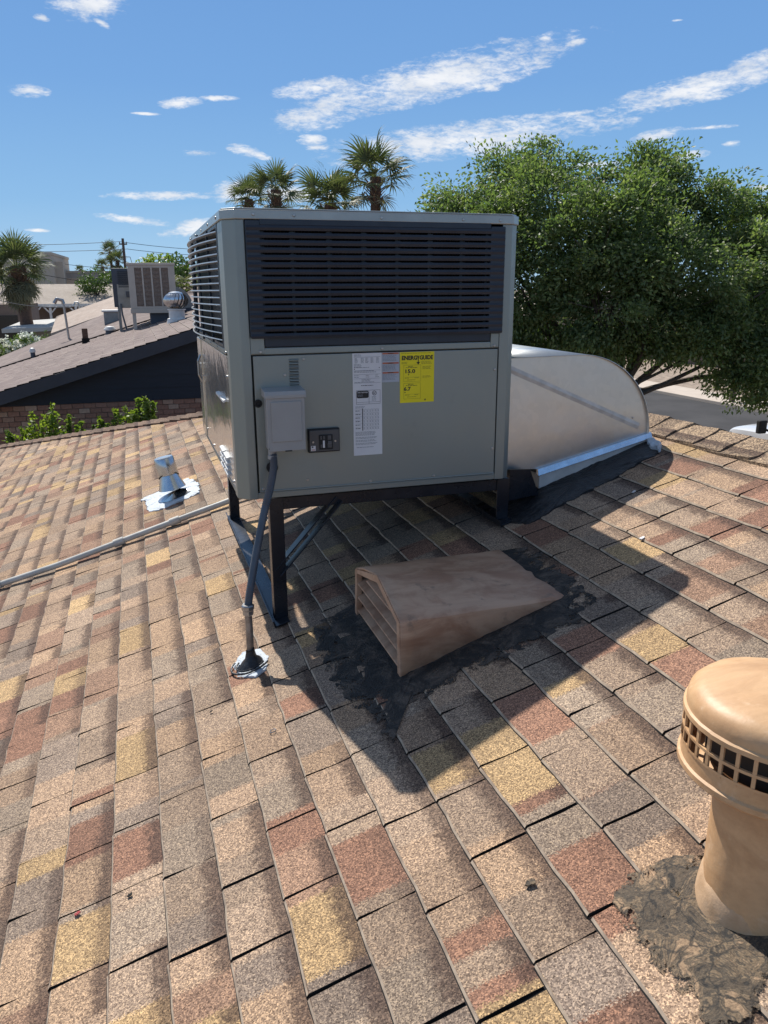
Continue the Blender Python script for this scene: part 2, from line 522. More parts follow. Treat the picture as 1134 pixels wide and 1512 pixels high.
M['nb_shingle'] = far_shingle('neighbour_shingle', (0.185, 0.135, 0.118), (0.150, 0.108, 0.096), (0.225, 0.175, 0.150))
M['far_roof_tan'] = far_shingle('tan_composition_roof', (0.33, 0.275, 0.225), (0.30, 0.25, 0.205), (0.35, 0.30, 0.25))
M['far_roof_pink'] = far_shingle('pinkish_roof', (0.42, 0.33, 0.27), (0.38, 0.30, 0.245), (0.44, 0.36, 0.30))
M['cool_beige'] = pm('beige_cooler_enamel', (0.50, 0.435, 0.365), (0.45, 0.39, 0.325), rough=0.5, scale=3)
M['cool_pad'] = pm('brown_cooler_pad', (0.255, 0.195, 0.155), (0.200, 0.150, 0.120), rough=0.9, scale=22, bump=0.8, bscale=90, bdist=0.02)
M['hp_navy'] = pm('blue_grey_unit_steel', (0.050, 0.062, 0.085), rough=0.5, scale=5)
M['hp_grey'] = pm('grey_unit_panel', (0.27, 0.28, 0.27), rough=0.45, scale=5)
M['white_metal'] = pm('white_roof_metal', (0.68, 0.68, 0.66), rough=0.5, scale=6)
M['flat_roof'] = pm('pale_flat_roof', (0.44, 0.43, 0.40), (0.38, 0.37, 0.345), rough=0.8, scale=1.2)
M['grey_wall'] = pm('grey_block_wall', (0.36, 0.355, 0.34), rough=0.9, scale=2)
M['brown_wall'] = pm('brown_stucco', (0.21, 0.155, 0.125), rough=0.9, scale=2)
M['white_trim'] = pm('white_wood_trim', (0.72, 0.70, 0.66), rough=0.6)
M['bldg_beige'] = pm('beige_stucco_block', (0.44, 0.385, 0.32), (0.41, 0.36, 0.30), rough=0.9, scale=0.4)
M['bldg_grey'] = pm('grey_flat_building', (0.36, 0.33, 0.30), rough=0.9, scale=0.5)
M['dark_glass'] = pm('dark_window', (0.012, 0.012, 0.014), rough=0.12)
M['red_door'] = pm('maroon_door', (0.09, 0.03, 0.028), rough=0.6)
M['wood_pole'] = pm('weathered_pole', (0.095, 0.065, 0.052), rough=0.9, scale=6, stretch=(6, 6, 1))
M['wire'] = pm('overhead_cable', (0.03, 0.032, 0.036), rough=0.7)
M['palm_trunk'] = pm('palm_trunk_bark', (0.150, 0.090, 0.062), (0.085, 0.052, 0.038), rough=0.95, scale=9, stretch=(1, 1, 5), bump=0.8, bscale=18, bdist=0.03)
M['bark'] = pm('ash_bark', (0.110, 0.088, 0.068), (0.065, 0.052, 0.042), rough=0.95, scale=12, stretch=(4, 4, 1), bump=0.6, bscale=30)
M['truck'] = pm('white_car_paint', (0.74, 0.75, 0.76), rough=0.25, coat=0.6, scale=1.0)
M['tyre'] = pm('tyre_rubber', (0.016, 0.016, 0.017), rough=0.85)
M['rim'] = pm('alloy_rim', (0.45, 0.46, 0.47), rough=0.3, metal=0.9)
M['asphalt'] = pm('street_asphalt', (0.075, 0.073, 0.074), (0.060, 0.059, 0.060), rough=0.95, scale=0.6, detail=8, spec=0.08)
M['concrete'] = pm('pale_sidewalk', (0.50, 0.425, 0.350), (0.46, 0.39, 0.32), rough=0.9, scale=1.5)
M['gravel'] = pm('desert_gravel', (0.345, 0.270, 0.205), (0.225, 0.175, 0.135), rough=0.95, scale=3.5, detail=12, bump=0.7, bscale=12, bdist=0.05)
M['earth'] = pm('dry_desert_soil', (0.30, 0.24, 0.18), (0.20, 0.165, 0.12), rough=0.95, scale=0.15, detail=8)
M['glass_lamp'] = pm('headlight_lens', (0.25, 0.26, 0.28), rough=0.1)


def leaf_material(name, stops, trans=0.35, rough=0.45, tint=(1.35, 1.5, 0.55)):
    m, t, b = new_mat(name)
    g = t.node('ShaderNodeNewGeometry')
    col = t.ramp(g.outputs['Random Per Island'], stops)
    big = t.noise(g.outputs['Position'], 1.6, 3.0, 0.5)
    col = t.mix(1.0, col, t.ramp(big, [(0.3, (0.66, 0.72, 0.72)), (0.7, (1.28, 1.18, 1.05))]), 'MULTIPLY')
    t.put(b.inputs['Base Color'], col)
    b.inputs['Roughness'].default_value = rough
    tr = t.node('ShaderNodeBsdfTranslucent')
    t.put(tr.inputs['Color'], t.mix(1.0, col, tint, 'MULTIPLY'))
    mx = t.node('ShaderNodeMixShader')
    mx.inputs[0].default_value = trans
    t.l.new(b.outputs[0], mx.inputs[1])
    t.l.new(tr.outputs[0], mx.inputs[2])
    out = t.n['Material Output']
    t.l.new(mx.outputs[0], out.inputs['Surface'])
    return m


M['ash_leaf'] = leaf_material('ash_leaf', [(0.0, (0.090, 0.135, 0.054)), (0.5, (0.142, 0.195, 0.080)), (0.85, (0.200, 0.250, 0.112)), (1.0, (0.265, 0.285, 0.160))], 0.48, 0.5, (1.15, 1.35, 0.65))
M['citrus_leaf'] = leaf_material('dark_tree_leaf', [(0.0, (0.040, 0.080, 0.018)), (0.6, (0.065, 0.115, 0.028)), (1.0, (0.105, 0.155, 0.035))])
M['shoot_leaf'] = leaf_material('bright_shoot_leaf', [(0.0, (0.120, 0.180, 0.035)), (0.6, (0.175, 0.240, 0.050)), (1.0, (0.240, 0.300, 0.080))], 0.5)
M['oleander_leaf'] = leaf_material('oleander_leaf', [(0.0, (0.085, 0.135, 0.045)), (0.6, (0.120, 0.180, 0.060)), (1.0, (0.170, 0.230, 0.085))])
M['frond'] = leaf_material('palm_frond', [(0.0, (0.085, 0.108, 0.052)), (0.5, (0.115, 0.140, 0.066)), (0.85, (0.165, 0.180, 0.098)), (1.0, (0.250, 0.230, 0.145))], 0.28, 0.55, (1.1, 1.25, 0.6))
M['dead_frond'] = leaf_material('dry_palm_frond', [(0.0, (0.130, 0.130, 0.085)), (0.6, (0.185, 0.175, 0.115)), (1.0, (0.270, 0.240, 0.160))], 0.15, 0.7)
M['fruit_white'] = leaf_material('white_blossom', [(0.0, (0.70, 0.74, 0.66)), (1.0, (0.82, 0.84, 0.80))], 0.5, 0.7, (1, 1, 1))
M['red_leaf'] = pm('fallen_red_petal', (0.30, 0.02, 0.02), rough=0.6)

# ------------------------------------------------------------------ mesh helpers


class MB:
    """collects shapes and links them as ONE mesh object"""
    def __init__(s):
        s.v, s.f, s.mi = [], [], []
        s.mats = []

    def _m(s, mat):
        if mat is None:
            return 0
        if mat not in s.mats:
            s.mats.append(mat)
        return s.mats.index(mat)

    def add(s, vs, fs, mat=None):
        b = len(s.v)
        k = s._m(mat)
        s.v.extend([tuple(map(float, p)) for p in vs])
        for f in fs:
            s.f.append(tuple(i + b for i in f))
            s.mi.append(k)

    def box(s, a, c, mat=None):
        (x0, y0, z0), (x1, y1, z1) = a, c
        s.add([(x0, y0, z0), (x1, y0, z0), (x1, y1, z0), (x0, y1, z0), (x0, y0, z1), (x1, y0, z1), (x1, y1, z1), (x0, y1, z1)],
              [(0, 3, 2, 1), (4, 5, 6, 7), (0, 1, 5, 4), (1, 2, 6, 5), (2, 3, 7, 6), (3, 0, 4, 7)], mat)

    def hexa(s, p, mat=None):
        """eight corners: bottom ring 0-3, top ring 4-7"""
        s.add(p, [(0, 3, 2, 1), (4, 5, 6, 7), (0, 1, 5, 4), (1, 2, 6, 5), (2, 3, 7, 6), (3, 0, 4, 7)], mat)

    def bar(s, p, q, wx, wy, up=(0, 0, 1), mat=None):
        p, q = Vector(p), Vector(q)
        d = (q - p).normalized()
        a = d.cross(Vector(up))
        if a.length < 1e-4:
            a = d.cross(Vector((0, 1, 0)))
        a.normalize()
        c = a.cross(d)
        vs = []
        for o in (p, q):
            for sx, sy in ((-1, -1), (1, -1), (1, 1), (-1, 1)):
                vs.append(o + a * sx * wx / 2 + c * sy * wy / 2)
        s.add(vs, [(0, 3, 2, 1), (4, 5, 6, 7), (0, 1, 5, 4), (1, 2, 6, 5), (2, 3, 7, 6), (3, 0, 4, 7)], mat)

    def tube(s, pts, rad, n=12, mat=None, cap=True):
        pts = [Vector(p) for p in pts]
        if not hasattr(rad, '__len__'):
            rad = [rad] * len(pts)
        vs, fs = [], []
        prev = None
        for i, p in enumerate(pts):
            d = (pts[min(i + 1, len(pts) - 1)] - pts[max(i - 1, 0)]).normalized()
            if prev is None:
                a = d.cross(Vector((0, 0, 1)))
                if a.length < 1e-3:
                    a = d.cross(Vector((0, 1, 0)))
            else:
                a = prev - d * prev.dot(d)
            a.normalize()
            prev = a
            c = d.cross(a)
            for k in range(n):
                t = 2 * math.pi * k / n
                vs.append(p + (a * math.cos(t) + c * math.sin(t)) * rad[i])
        for i in range(len(pts) - 1):
            for k in range(n):
                k2 = (k + 1) % n
                fs.append((i * n + k, i * n + k2, (i + 1) * n + k2, (i + 1) * n + k))
        if cap:
            fs.append(tuple(reversed(range(n))))
            fs.append(tuple((len(pts) - 1) * n + k for k in range(n)))
        s.add(vs, fs, mat)

    def lathe(s, prof, n=32, c=(0, 0, 0), mat=None, a0=0.0, a1=2 * math.pi):
        """profile of (radius, z) turned about the vertical"""
        vs, fs = [], []
        full = abs(a1 - a0 - 2 * math.pi) < 1e-6
        m = n if full else n + 1
        for (r, z) in prof:
            for k in range(m):
                t = a0 + (a1 - a0) * k / n
                vs.append((c[0] + r * math.cos(t), c[1] + r * math.sin(t), c[2] + z))
        for i in range(len(prof) - 1):
            for k in range(n):
                k2 = (k + 1) % m
                fs.append((i * m + k, i * m + k2, (i + 1) * m + k2, (i + 1) * m + k))
        s.add(vs, fs, mat)

    def prism(s, poly, off, mat=None):
        """planar polygon swept along a vector"""
        n = len(poly)
        off = Vector(off)
        vs = [Vector(p) for p in poly] + [Vector(p) + off for p in poly]
        fs = [tuple(reversed(range(n))), tuple(range(n, 2 * n))]
        for k in range(n):
            k2 = (k + 1) % n
            fs.append((k, k2, n + k2, n + k))
        s.add(vs, fs, mat)

    def build(s, name, mat=None, parent=None, loc=(0, 0, 0), smooth=False, bevel=0.0, seg=2, me_name=None, fix=True):
        me = bpy.data.meshes.new(me_name or name)
        L = Vector(loc)
        me.from_pydata([tuple(Vector(p) - L) for p in s.v], [], s.f)
        mats = s.mats if s.mats else [mat]
        for m in mats:
            me.materials.append(m)
        if len(mats) > 1:
            me.polygons.foreach_set('material_index', s.mi)
        if fix:
            bm = bmesh.new()
            bm.from_mesh(me)
            bmesh.ops.recalc_face_normals(bm, faces=bm.faces)
            bm.to_mesh(me)
            bm.free()
        if smooth:
            me.polygons.foreach_set('use_smooth', [True] * len(me.polygons))
            try:
                me.set_sharp_from_angle(angle=R(38))
            except Exception:
                pass
        me.update()
        return place(name, me, parent, loc, bevel, seg)


def place(name, me, parent=None, loc=(0, 0, 0), bevel=0.0, seg=2):
    o = bpy.data.objects.new(name, me)
    COL.objects.link(o)
    if parent is not None:
        o.parent = parent
        pl = Vector(WORLD_LOC.get(parent.name, (0, 0, 0)))
        o.location = Vector(loc) - pl
    else:
        o.location = loc
    WORLD_LOC[o.name] = tuple(loc)
    if bevel:
        b = o.modifiers.new('bevel', 'BEVEL')
        b.width = bevel
        b.segments = seg
        b.limit_method = 'ANGLE'
        b.angle_limit = R(40)
    return o


WORLD_LOC = {}


def thing(name, label, cat, loc=(0, 0, 0), group=None):
    o = bpy.data.objects.new(name, None)
    o.empty_display_size = 0.1
    COL.objects.link(o)
    o.location = loc
    WORLD_LOC[o.name] = tuple(loc)
    tag(o, label, cat, group)
    return o


def tag(o, label=None, cat=None, group=None, kind=None):
    if label:
        o['label'] = label
    if cat:
        o['category'] = cat
    if group:
        o['group'] = group
    if kind:
        o['kind'] = kind
    return o


def structure(name, mb, mat, label=None, **kw):
    o = mb.build(name, mat, None, **kw)
    o['kind'] = 'structure'
    if label:
        o['label'] = label
    return o


def np_mesh(name, verts, faces_flat, counts, mat):
    """fast mesh from numpy arrays"""
    me = bpy.data.meshes.new(name)
    me.vertices.add(len(verts))
    me.vertices.foreach_set('co', np.asarray(verts, np.float32).ravel())
    me.loops.add(len(faces_flat))
    me.loops.foreach_set('vertex_index', np.asarray(faces_flat, np.int32))
    me.polygons.add(len(counts))
    starts = np.concatenate([[0], np.cumsum(counts)[:-1]])
    me.polygons.foreach_set('loop_start', np.asarray(starts, np.int32))
    me.polygons.foreach_set('loop_total', np.asarray(counts, np.int32))
    me.materials.append(mat)
    me.update(calc_edges=True)
    return me


def leaf_cloud(name, centres, axes, size, width, mat, spread=1.0, droop=0.3):
    """one kite-shaped leaf per centre, pointing roughly along its axis"""
    n = len(centres)
    a = axes + RNG.normal(0, 0.55 * spread, (n, 3))
    a[:, 2] -= droop
    a /= np.linalg.norm(a, axis=1)[:, None] + 1e-9
    r = RNG.normal(0, 1, (n, 3))
    s = np.cross(a, r)
    s /= np.linalg.norm(s, axis=1)[:, None] + 1e-9
    nn = np.cross(a, s)
    L = (size * RNG.uniform(0.65, 1.3, n))[:, None]
    W = (width * RNG.uniform(0.7, 1.25, n))[:, None]
    p0 = centres - a * L * 0.5
    p1 = centres - a * L * 0.05 + s * W * 0.5 + nn * W * 0.12
    p2 = centres + a * L * 0.5 - nn * L * 0.08
    p3 = centres - a * L * 0.05 - s * W * 0.5 + nn * W * 0.12
    v = np.stack([p0, p1, p2, p3], 1).reshape(-1, 3)
    idx = np.arange(n * 4).reshape(n, 4)
    f = np.concatenate([idx[:, [0, 1, 2]], idx[:, [0, 2, 3]]], 0)
    return np_mesh(name, v, f.ravel(), np.full(len(f), 3), mat)


def crown_points(lobes, clump_r, per_lobe, per_clump, shell=0.55):
    """leaf positions in clumps spread through the outer part of each lobe; lobes = (x, y, z, radius)"""
    out, ax = [], []
    for (x, y, z, r) in lobes:
        k = max(4, int(per_lobe * r * r))
        d = RNG.normal(0, 1, (k, 3))
        d /= np.linalg.norm(d, axis=1)[:, None]
        rr = r * (shell + (1.05 - shell) * RNG.uniform(0, 1, k) ** 0.7)
        cc = np.array([x, y, z]) + d * rr[:, None] * np.array([1, 1, 0.92])
        for c, dd in zip(cc, d):
            m = int(per_clump * RNG.uniform(0.5, 1.5))
            cr = clump_r * RNG.uniform(0.6, 1.4)
            q = np.clip(RNG.normal(0, 0.5, (m, 3)), -.85, .85) * cr * np.array([1, 1, 0.75])
            out.append(c + q)
            ax.append(np.tile(dd * 0.7, (m, 1)) + q / (cr + 1e-6) * 0.5)
    return np.concatenate(out), np.concatenate(ax)


def wobble_patch(outline, h, n_in=7, jag=0.012, lift=None):
    """irregular thin sheet lying on our roof: outline is (u, v); lumpy, with a ragged rim"""
    pts = []
    m = len(outline)
    for i in range(m):
        a, b = np.array(outline[i]), np.array(outline[(i + 1) % m])
        k = max(2, int(np.linalg.norm(b - a) / 0.008))
        for j in range(k):
            q = a + (b - a) * j / k
            n1 = mnoise.noise_vector(Vector((q[0] * 22, q[1] * 22, 3.1)))
            n2 = mnoise.noise_vector(Vector((q[0] * 75, q[1] * 75, 9.1)))
            pts.append(q + np.array([n1[0] + n2[0] * .5, n1[1] + n2[1] * .5]) * jag * 1.5)
    pts = np.array(pts)
    c = pts.mean(0)
    n = len(pts)
    vs, fs, rim = [], [], []
    levels = [(1.0, -0.004), (0.992, h * 0.8)] + [(1 - (i + 1) / (n_in + 1), h) for i in range(n_in)]
    for s, hh in levels:
        for p in pts:
            q = c + (p - c) * s
            dh = 0.0
            if hh > 0:
                dh = h * (.30 * mnoise.noise(Vector((q[0] * 14, q[1] * 14, 1.0))) + .22 * mnoise.noise(Vector((q[0] * 45, q[1] * 45, 5.0))))
            vs.append(rp(q[0], q[1], hh + dh))
            rim.append(max(0.0, min(1.0, (s - .62) / .38)))
    for i in range(len(levels) - 1):
        for k in range(n):
            k2 = (k + 1) % n
            fs.append((i * n + k, i * n + k2, (i + 1) * n + k2, (i + 1) * n + k))
    vs.append(rp(c[0], c[1], h))
    top = (len(levels) - 1) * n
    for k in range(n):
        fs.append((top + k, top + (k + 1) % n, len(vs) - 1))
    rim.append(0.0)
    return vs, fs, rim


def text_mesh(s, size, bold=0.0, sx=1.0, align='LEFT'):
    """outline lettering as flat verts (x, z) and faces"""
    cu = bpy.data.curves.new('lettering', 'FONT')
    cu.body = s
    cu.size = size
    cu.offset = bold
    cu.align_x = align
    cu.resolution_u = 3
    o = bpy.data.objects.new('lettering', cu)
    COL.objects.link(o)
    bpy.context.view_layer.update()
    me = bpy.data.meshes.new_from_object(o.evaluated_get(bpy.context.evaluated_depsgraph_get()))
    vs = [(v.co.x * sx, v.co.y) for v in me.vertices]
    fs = [tuple(p.vertices) for p in me.polygons]
    bpy.data.objects.remove(o)
    bpy.data.curves.remove(cu)
    bpy.data.meshes.remove(me)
    return vs, fs


def print_text(mb, s, x, z, size, y, mat, bold=0.0, width=None):
    """lettering standing on a wall that faces -y"""
    vs, fs = text_mesh(s, size, bold)
    if width:
        w0 = max(v[0] for v in vs) - min(v[0] for v in vs)
        k = width / w0
        vs = [(v[0] * k, v[1]) for v in vs]
    mb.add([(x + v[0], y, z + v[1]) for v in vs], fs, mat)


def print_rect(mb, x0, z0, x1, z1, y, mat):
    mb.add([(x0, y, z0), (x1, y, z0), (x1, y, z1), (x0, y, z1)], [(0, 1, 2, 3)], mat)


def print_lines(mb, x0, x1, z, n, pitch, th, y, mat, fill=0.9):
    """rows of print too small to read"""
    for i in range(n):
        x = x0
        xe = x0 + (x1 - x0) * random.uniform(fill - 0.15, fill)
        while x < xe:
            l = random.uniform(0.004, 0.012)
            print_rect(mb, x, z - i * pitch - th, min(x + l, xe), z - i * pitch, y, mat)
            x += l + 0.0016


# ================================================================== THE SETTING
ZG = -G
gm = MB()
gm.add([(-900, -900, ZG), (900, -900, ZG), (900, 900, ZG), (-900, 900, ZG)], [(0, 1, 2, 3)])
structure('ground', gm, M['earth'])
mb = MB()
mb.add([(15.6, -250, ZG + .004), (23.0, -250, ZG + .004), (23.0, 250, ZG + .004), (15.6, 250, ZG + .004)], [(0, 1, 2, 3)])
structure('street', mb, M['asphalt'])
mb = MB()
mb.box((23.0, -250, ZG - .1), (24.95, 250, ZG + .13))
structure('sidewalk', mb, M['concrete'], bevel=.02)
mb = MB()
mb.box((15.2, -250, ZG - .1), (15.6, 250, ZG + .13))
structure('kerb', mb, M['concrete'], bevel=.02)
# the yard beyond the street: raked gravel with real unevenness
gx, gy = 40, 160
vs, fs = [], []
for j in range(gy + 1):
    for i in range(gx + 1):
        vs.append((24.95 + 12 * i / gx, 6 + 50 * j / gy, ZG + .10 + (random.uniform(0, .05) if 0 < i else 0)))
for j in range(gy):
    for i in range(gx):
        a = j * (gx + 1) + i
        fs.append((a, a + 1, a + gx + 2, a + gx + 1))
mb = MB()
mb.add(vs, fs)
structure('gravel_yard', mb, M['gravel'])
mb = MB()
mb.add([(7.2, -30, ZG + .006), (15.2, -30, ZG + .006), (15.2, 60, ZG + .006), (7.2, 60, ZG + .006)], [(0, 1, 2, 3)])
structure('front_yard', mb, M['gravel'])

# ------------------------------------------------------------------ our house and its roof
XR = 2.325                                   # ridge
ZRIDGE = ZR + TAN * XR
XE = -2.25                                  # eave
ZE = ZR + TAN * XE


def hip_y(x):
    return 5.13 - 1.4 * (x - .583)


YH, YE, YS = hip_y(XR), hip_y(XE), -6.0
XE2 = 2 * XR - XE
house = thing('house', 'single storey house under the brown shingled hip roof that carries the large grey rooftop unit', 'house', (0, 2, ZG))
mb = MB()
A, B_, C_, D_ = (XE, YS, ZE), (XE, YE, ZE), (XR, YH, ZRIDGE), (XR, YS, ZRIDGE)
E_, F_ = (XE2, YE, ZE), (XE2, YS, ZE)
dn = (0, 0, -.12)
mb.add([A, B_, C_, D_, E_, F_], [(0, 3, 2, 1), (1, 2, 4), (3, 5, 4, 2)])
roof = mb.build('roof', M['deck'], house, fix=False)
roof['label'] = 'sloping roof of tan, yellow and reddish shingles'
mb = MB()
mb.box((XE + .5, YS + .3, ZG), (XE2 - .5, YE - .55, ZE - .02))
mb.build('wall', M['stucco_tan'], house)
mb = MB()
for p, q in ((A, B_), (B_, E_), (E_, F_)):
    mb.bar(Vector(p) + Vector((0, 0, -.1)), Vector(q) + Vector((0, 0, -.1)), .025, .17)
mb.build('fascia', M['fascia_brown'], house)
mb = MB()
mb.add([A, D_, F_], [(0, 1, 2)])
mb.build('gable', M['stucco_tan'], house)
# other slopes: a sheet of shingle just over the deck
mb = MB()
up = Vector((0, 0, .012))
mb.add([Vector(p) + up for p in (B_, C_, E_, D_, F_)], [(0, 1, 2), (3, 4, 2, 1)])
mb.build('far_slope', M['nb_shingle'], house)


def tab_verts(wd, rows=3, cols=5, thick=.0105, rng=random, ln=EXP + .02, curl=1.0, jag=.0022):
    """one shingle tab: verts (u, v, h), faces and material numbers 0 granules, 1 worn edge, 2 dark"""
    gap = .0070
    us = [0.0, ln * .55, ln]
    hs = [thick, thick * .62, .0032]
    v0, v1 = gap / 2, wd - gap / 2
    sl = rng.uniform(-.004, .004)
    vs, fs, mi = [], [], []
    bow0, bow1 = rng.uniform(-.005, .003), rng.uniform(-.003, .006)
    for i in range(rows):
        for j in range(cols):
            t = j / (cols - 1)
            u = us[i] + (rng.uniform(-jag, jag) if i == 0 else 0) + (sl * (t - .5) if i == 0 else 0)
            v = v0 + (v1 - v0) * t
            if i == 1 and j == 0:
                v += bow0
            if i == 1 and j == cols - 1:
                v += bow1
            h = hs[i] + rng.uniform(-.0006, .0006) * curl
            if i == 0 and j in (0, cols - 1):
                h += rng.uniform(0, .0045) * curl
            vs.append((u, v, h))
    for i in range(rows - 1):
        for j in range(cols - 1):
            a = i * cols + j
            fs.append((a, a + cols, a + cols + 1, a + 1))
            mi.append(0)
    b = len(vs)
    for j in range(cols):                                   # worn lower lip, then a dark strip painted as the butt's shadow line
        u, v, h = vs[j]
        vs.append((u - .0050, v, h - .0042))
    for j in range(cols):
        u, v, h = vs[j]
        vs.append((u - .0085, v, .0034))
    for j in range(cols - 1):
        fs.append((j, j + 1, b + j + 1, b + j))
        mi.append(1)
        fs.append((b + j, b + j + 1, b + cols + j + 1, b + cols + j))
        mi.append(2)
    for j, flip in ((0, False), (cols - 1, True)):           # flanks of the slot
        s = len(vs)
        for i in range(rows):
            u, v, h = vs[i * cols + j]
            vs.append((u, v, 0.0002))
        for i in range(rows - 1):
            q = (i * cols + j, s + i, s + i + 1, (i + 1) * cols + j)
            fs.append(q if not flip else tuple(reversed(q)))
            mi.append(2)
    return vs, fs, mi


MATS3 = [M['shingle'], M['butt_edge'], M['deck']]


def tab_mesh(name, vs, fs, mi, mats):
    me = bpy.data.meshes.new(name)
    me.from_pydata(vs, [], fs)
    for m in mats:
        me.materials.append(m)
    me.polygons.foreach_set('material_index', mi)
    bm = bmesh.new()
    bm.from_mesh(me)
    bmesh.ops.recalc_face_normals(bm, faces=bm.faces)
    if sum(f.normal.z * f.calc_area() for f in bm.faces) < 0:
        bmesh.ops.reverse_faces(bm, faces=bm.faces)
    bm.to_mesh(me)
    bm.free()
    me.update()
    return me


rs = random.Random(5)
WIDTHS = [.205, .235, .258, .278, .30]
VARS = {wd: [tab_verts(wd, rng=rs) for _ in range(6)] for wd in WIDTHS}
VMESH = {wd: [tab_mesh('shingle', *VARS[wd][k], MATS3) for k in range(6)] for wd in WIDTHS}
ROOF_ROT = Matrix.Rotation(-TH, 4, 'Y')


def proj(p):
    q = W2C @ (np.array(p, float) - CAM)
    if q[2] > -.05:
        return None
    return CX + FPX * q[0] / -q[2], CY - FPX * q[1] / -q[2], -q[2]


UMAX = XR / CT
tabs = []
i0, i1 = math.floor((XE / CT - U0) / EXP), math.ceil((UMAX - U0) / EXP)
for ci in range(i0, i1):
    u = U0 + ci * EXP
    v = -4.2 + (ci * .118) % .26 + rs.uniform(-.03, .03)
    lim = hip_y((u + EXP * .4) * CT)
    while v < lim:
        wd = rs.choices(WIDTHS, (1.2, 2, 4, 3, 1))[0]
        tabs.append((u, v, wd, rs.randrange(6)))
        v += wd
scored = []
for k, (u, v, wd, kk) in enumerate(tabs):
    c = proj(rp(u + EXP / 2, v + wd / 2))
    s = 0
    if c and -20 < c[0] < 1154 and 560 < c[1] < 1530:
        s = wd / c[2] ** 2
        if v + wd + .35 > hip_y((u + EXP) * CT) or u + EXP > UMAX - .02:
            s = 0
        elif 525 < c[0] < 800 and 840 < c[1] < 980:
            s *= .3                                          # mostly under the hooded vent
    scored.append((s, k))
scored.sort(reverse=True)
single = {k for s, k in scored[:300] if s > 0}
mbs = MB()
mbs.mats = list(MATS3)
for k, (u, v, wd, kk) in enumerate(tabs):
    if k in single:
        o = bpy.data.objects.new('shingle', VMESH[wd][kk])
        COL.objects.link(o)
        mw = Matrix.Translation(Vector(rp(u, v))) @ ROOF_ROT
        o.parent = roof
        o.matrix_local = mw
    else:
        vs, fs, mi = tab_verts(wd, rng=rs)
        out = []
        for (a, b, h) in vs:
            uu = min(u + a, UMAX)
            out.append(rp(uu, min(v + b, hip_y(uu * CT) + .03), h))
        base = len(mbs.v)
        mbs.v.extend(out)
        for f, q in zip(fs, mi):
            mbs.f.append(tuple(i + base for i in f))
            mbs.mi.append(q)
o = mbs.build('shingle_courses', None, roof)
o['kind'] = 'stuff'


def cap_pieces(name, p0, T, sideA, sideB, count, pitch, length, half, mat, lift=.014, lump=.004, seed=3):
    """overlapping saddle pieces along a ridge or hip; T runs from the lapped end to the exposed end"""
    rc = random.Random(seed)
    T, sideA, sideB = Vector(T).normalized(), Vector(sideA).normalized(), Vector(sideB).normalized()
    upv = (-(sideA + sideB)).normalized()
    meshes = []
    for q in range(5):
        vs, fs = [], []
        prof = [(-1, 0), (-.72, 0), (-.4, .001), (-.16, .004), (0, .005), (.16, .004), (.4, .001), (.72, 0), (1, 0)]
        n = len(prof)
        nt = 3
        for it in range(nt):
            t = it / (nt - 1)
            for (s, hh) in prof:
                ex = rc.uniform(-lump, lump) if it == nt - 1 else 0
                p = T * (t * length + ex) + (sideA * (-s) if s < 0 else sideB * s) * (half + (rc.uniform(-.006, .006) if abs(s) == 1 else 0))
                p += upv * (hh + .006 + lift * t + rc.uniform(-lump, lump) * .5)
                vs.append(p)
        for it in range(nt - 1):
            for j in range(n - 1):
                a = it * n + j
                fs.append((a, a + 1, a + n + 1, a + n))
        b = len(vs)
        for j in range(n):                                   # thickness of the exposed end
            vs.append(vs[(nt - 1) * n + j] - upv * (lift * .9))
        for j in range(n - 1):
            fs.append(((nt - 1) * n + j, (nt - 1) * n + j + 1, b + j + 1, b + j))
        for side in (0, n - 1):
            b2 = len(vs)
            for it in range(nt):
                vs.append(vs[it * n + side] - upv * .010)
            for it in range(nt - 1):
                fs.append((it * n + side, (it + 1) * n + side, b2 + it + 1, b2 + it))
        me = bpy.data.meshes.new(name)
        me.from_pydata([tuple(v) for v in vs], [], fs)
        me.materials.append(mat)
        bm = bmesh.new()
        bm.from_mesh(me)
        bmesh.ops.recalc_face_normals(bm, faces=bm.faces)
        bm.to_mesh(me)
        bm.free()
        meshes.append(me)
    for k in range(count):
        o = bpy.data.objects.new(name, meshes[rc.randrange(5)])
        COL.objects.link(o)
        o.parent = roof
        o.location = Vector(p0) + T * (k * pitch + rc.uniform(-.008, .008)) + upv * .006


SA = Vector((-CT, 0, -ST))
SB = Vector((CT, 0, -ST))
cap_pieces('ridge_cap', (XR, YH - .1, ZRIDGE), (0, -1, 0), SA, SB, 34, .168, .30, .150, M['cap'], lift=.013, lump=.006)
hipT = (Vector(B_) - Vector(C_)).normalized()
nA = Vector((-ST, 0, CT))
slopeE = (ZRIDGE - ZE) / (YE - YH)
nB = Vector((0, slopeE, 1)).normalized()
hA = hipT.cross(nA).normalized()
hA = hA if hA.dot(Vector((-1, -1, 0))) > 0 else -hA
hB = hipT.cross(nB).normalized()
hB = hB if hB.dot(Vector((1, 1, 0))) > 0 else -hB
cap_pieces('hip_cap', Vector(C_), hipT, hA, hB, 50, .157, .30, .125, M['hipcap'], lift=.018, lump=.004, seed=8)


def tar(name, px, h, mat, label=None, jag=.012, extra=None):
    out = [roof_px(*p) for p in px]
    vs, fs, rim = wobble_patch(out, h, jag=jag)
    mb = MB()
    mb.add(vs, fs)
    o = mb.build(name, mat, roof, smooth=True)
    at = o.data.attributes.new('rim', 'FLOAT', 'POINT')
    at.data.foreach_set('value', rim)
    if label:
        o['label'] = label
    return o


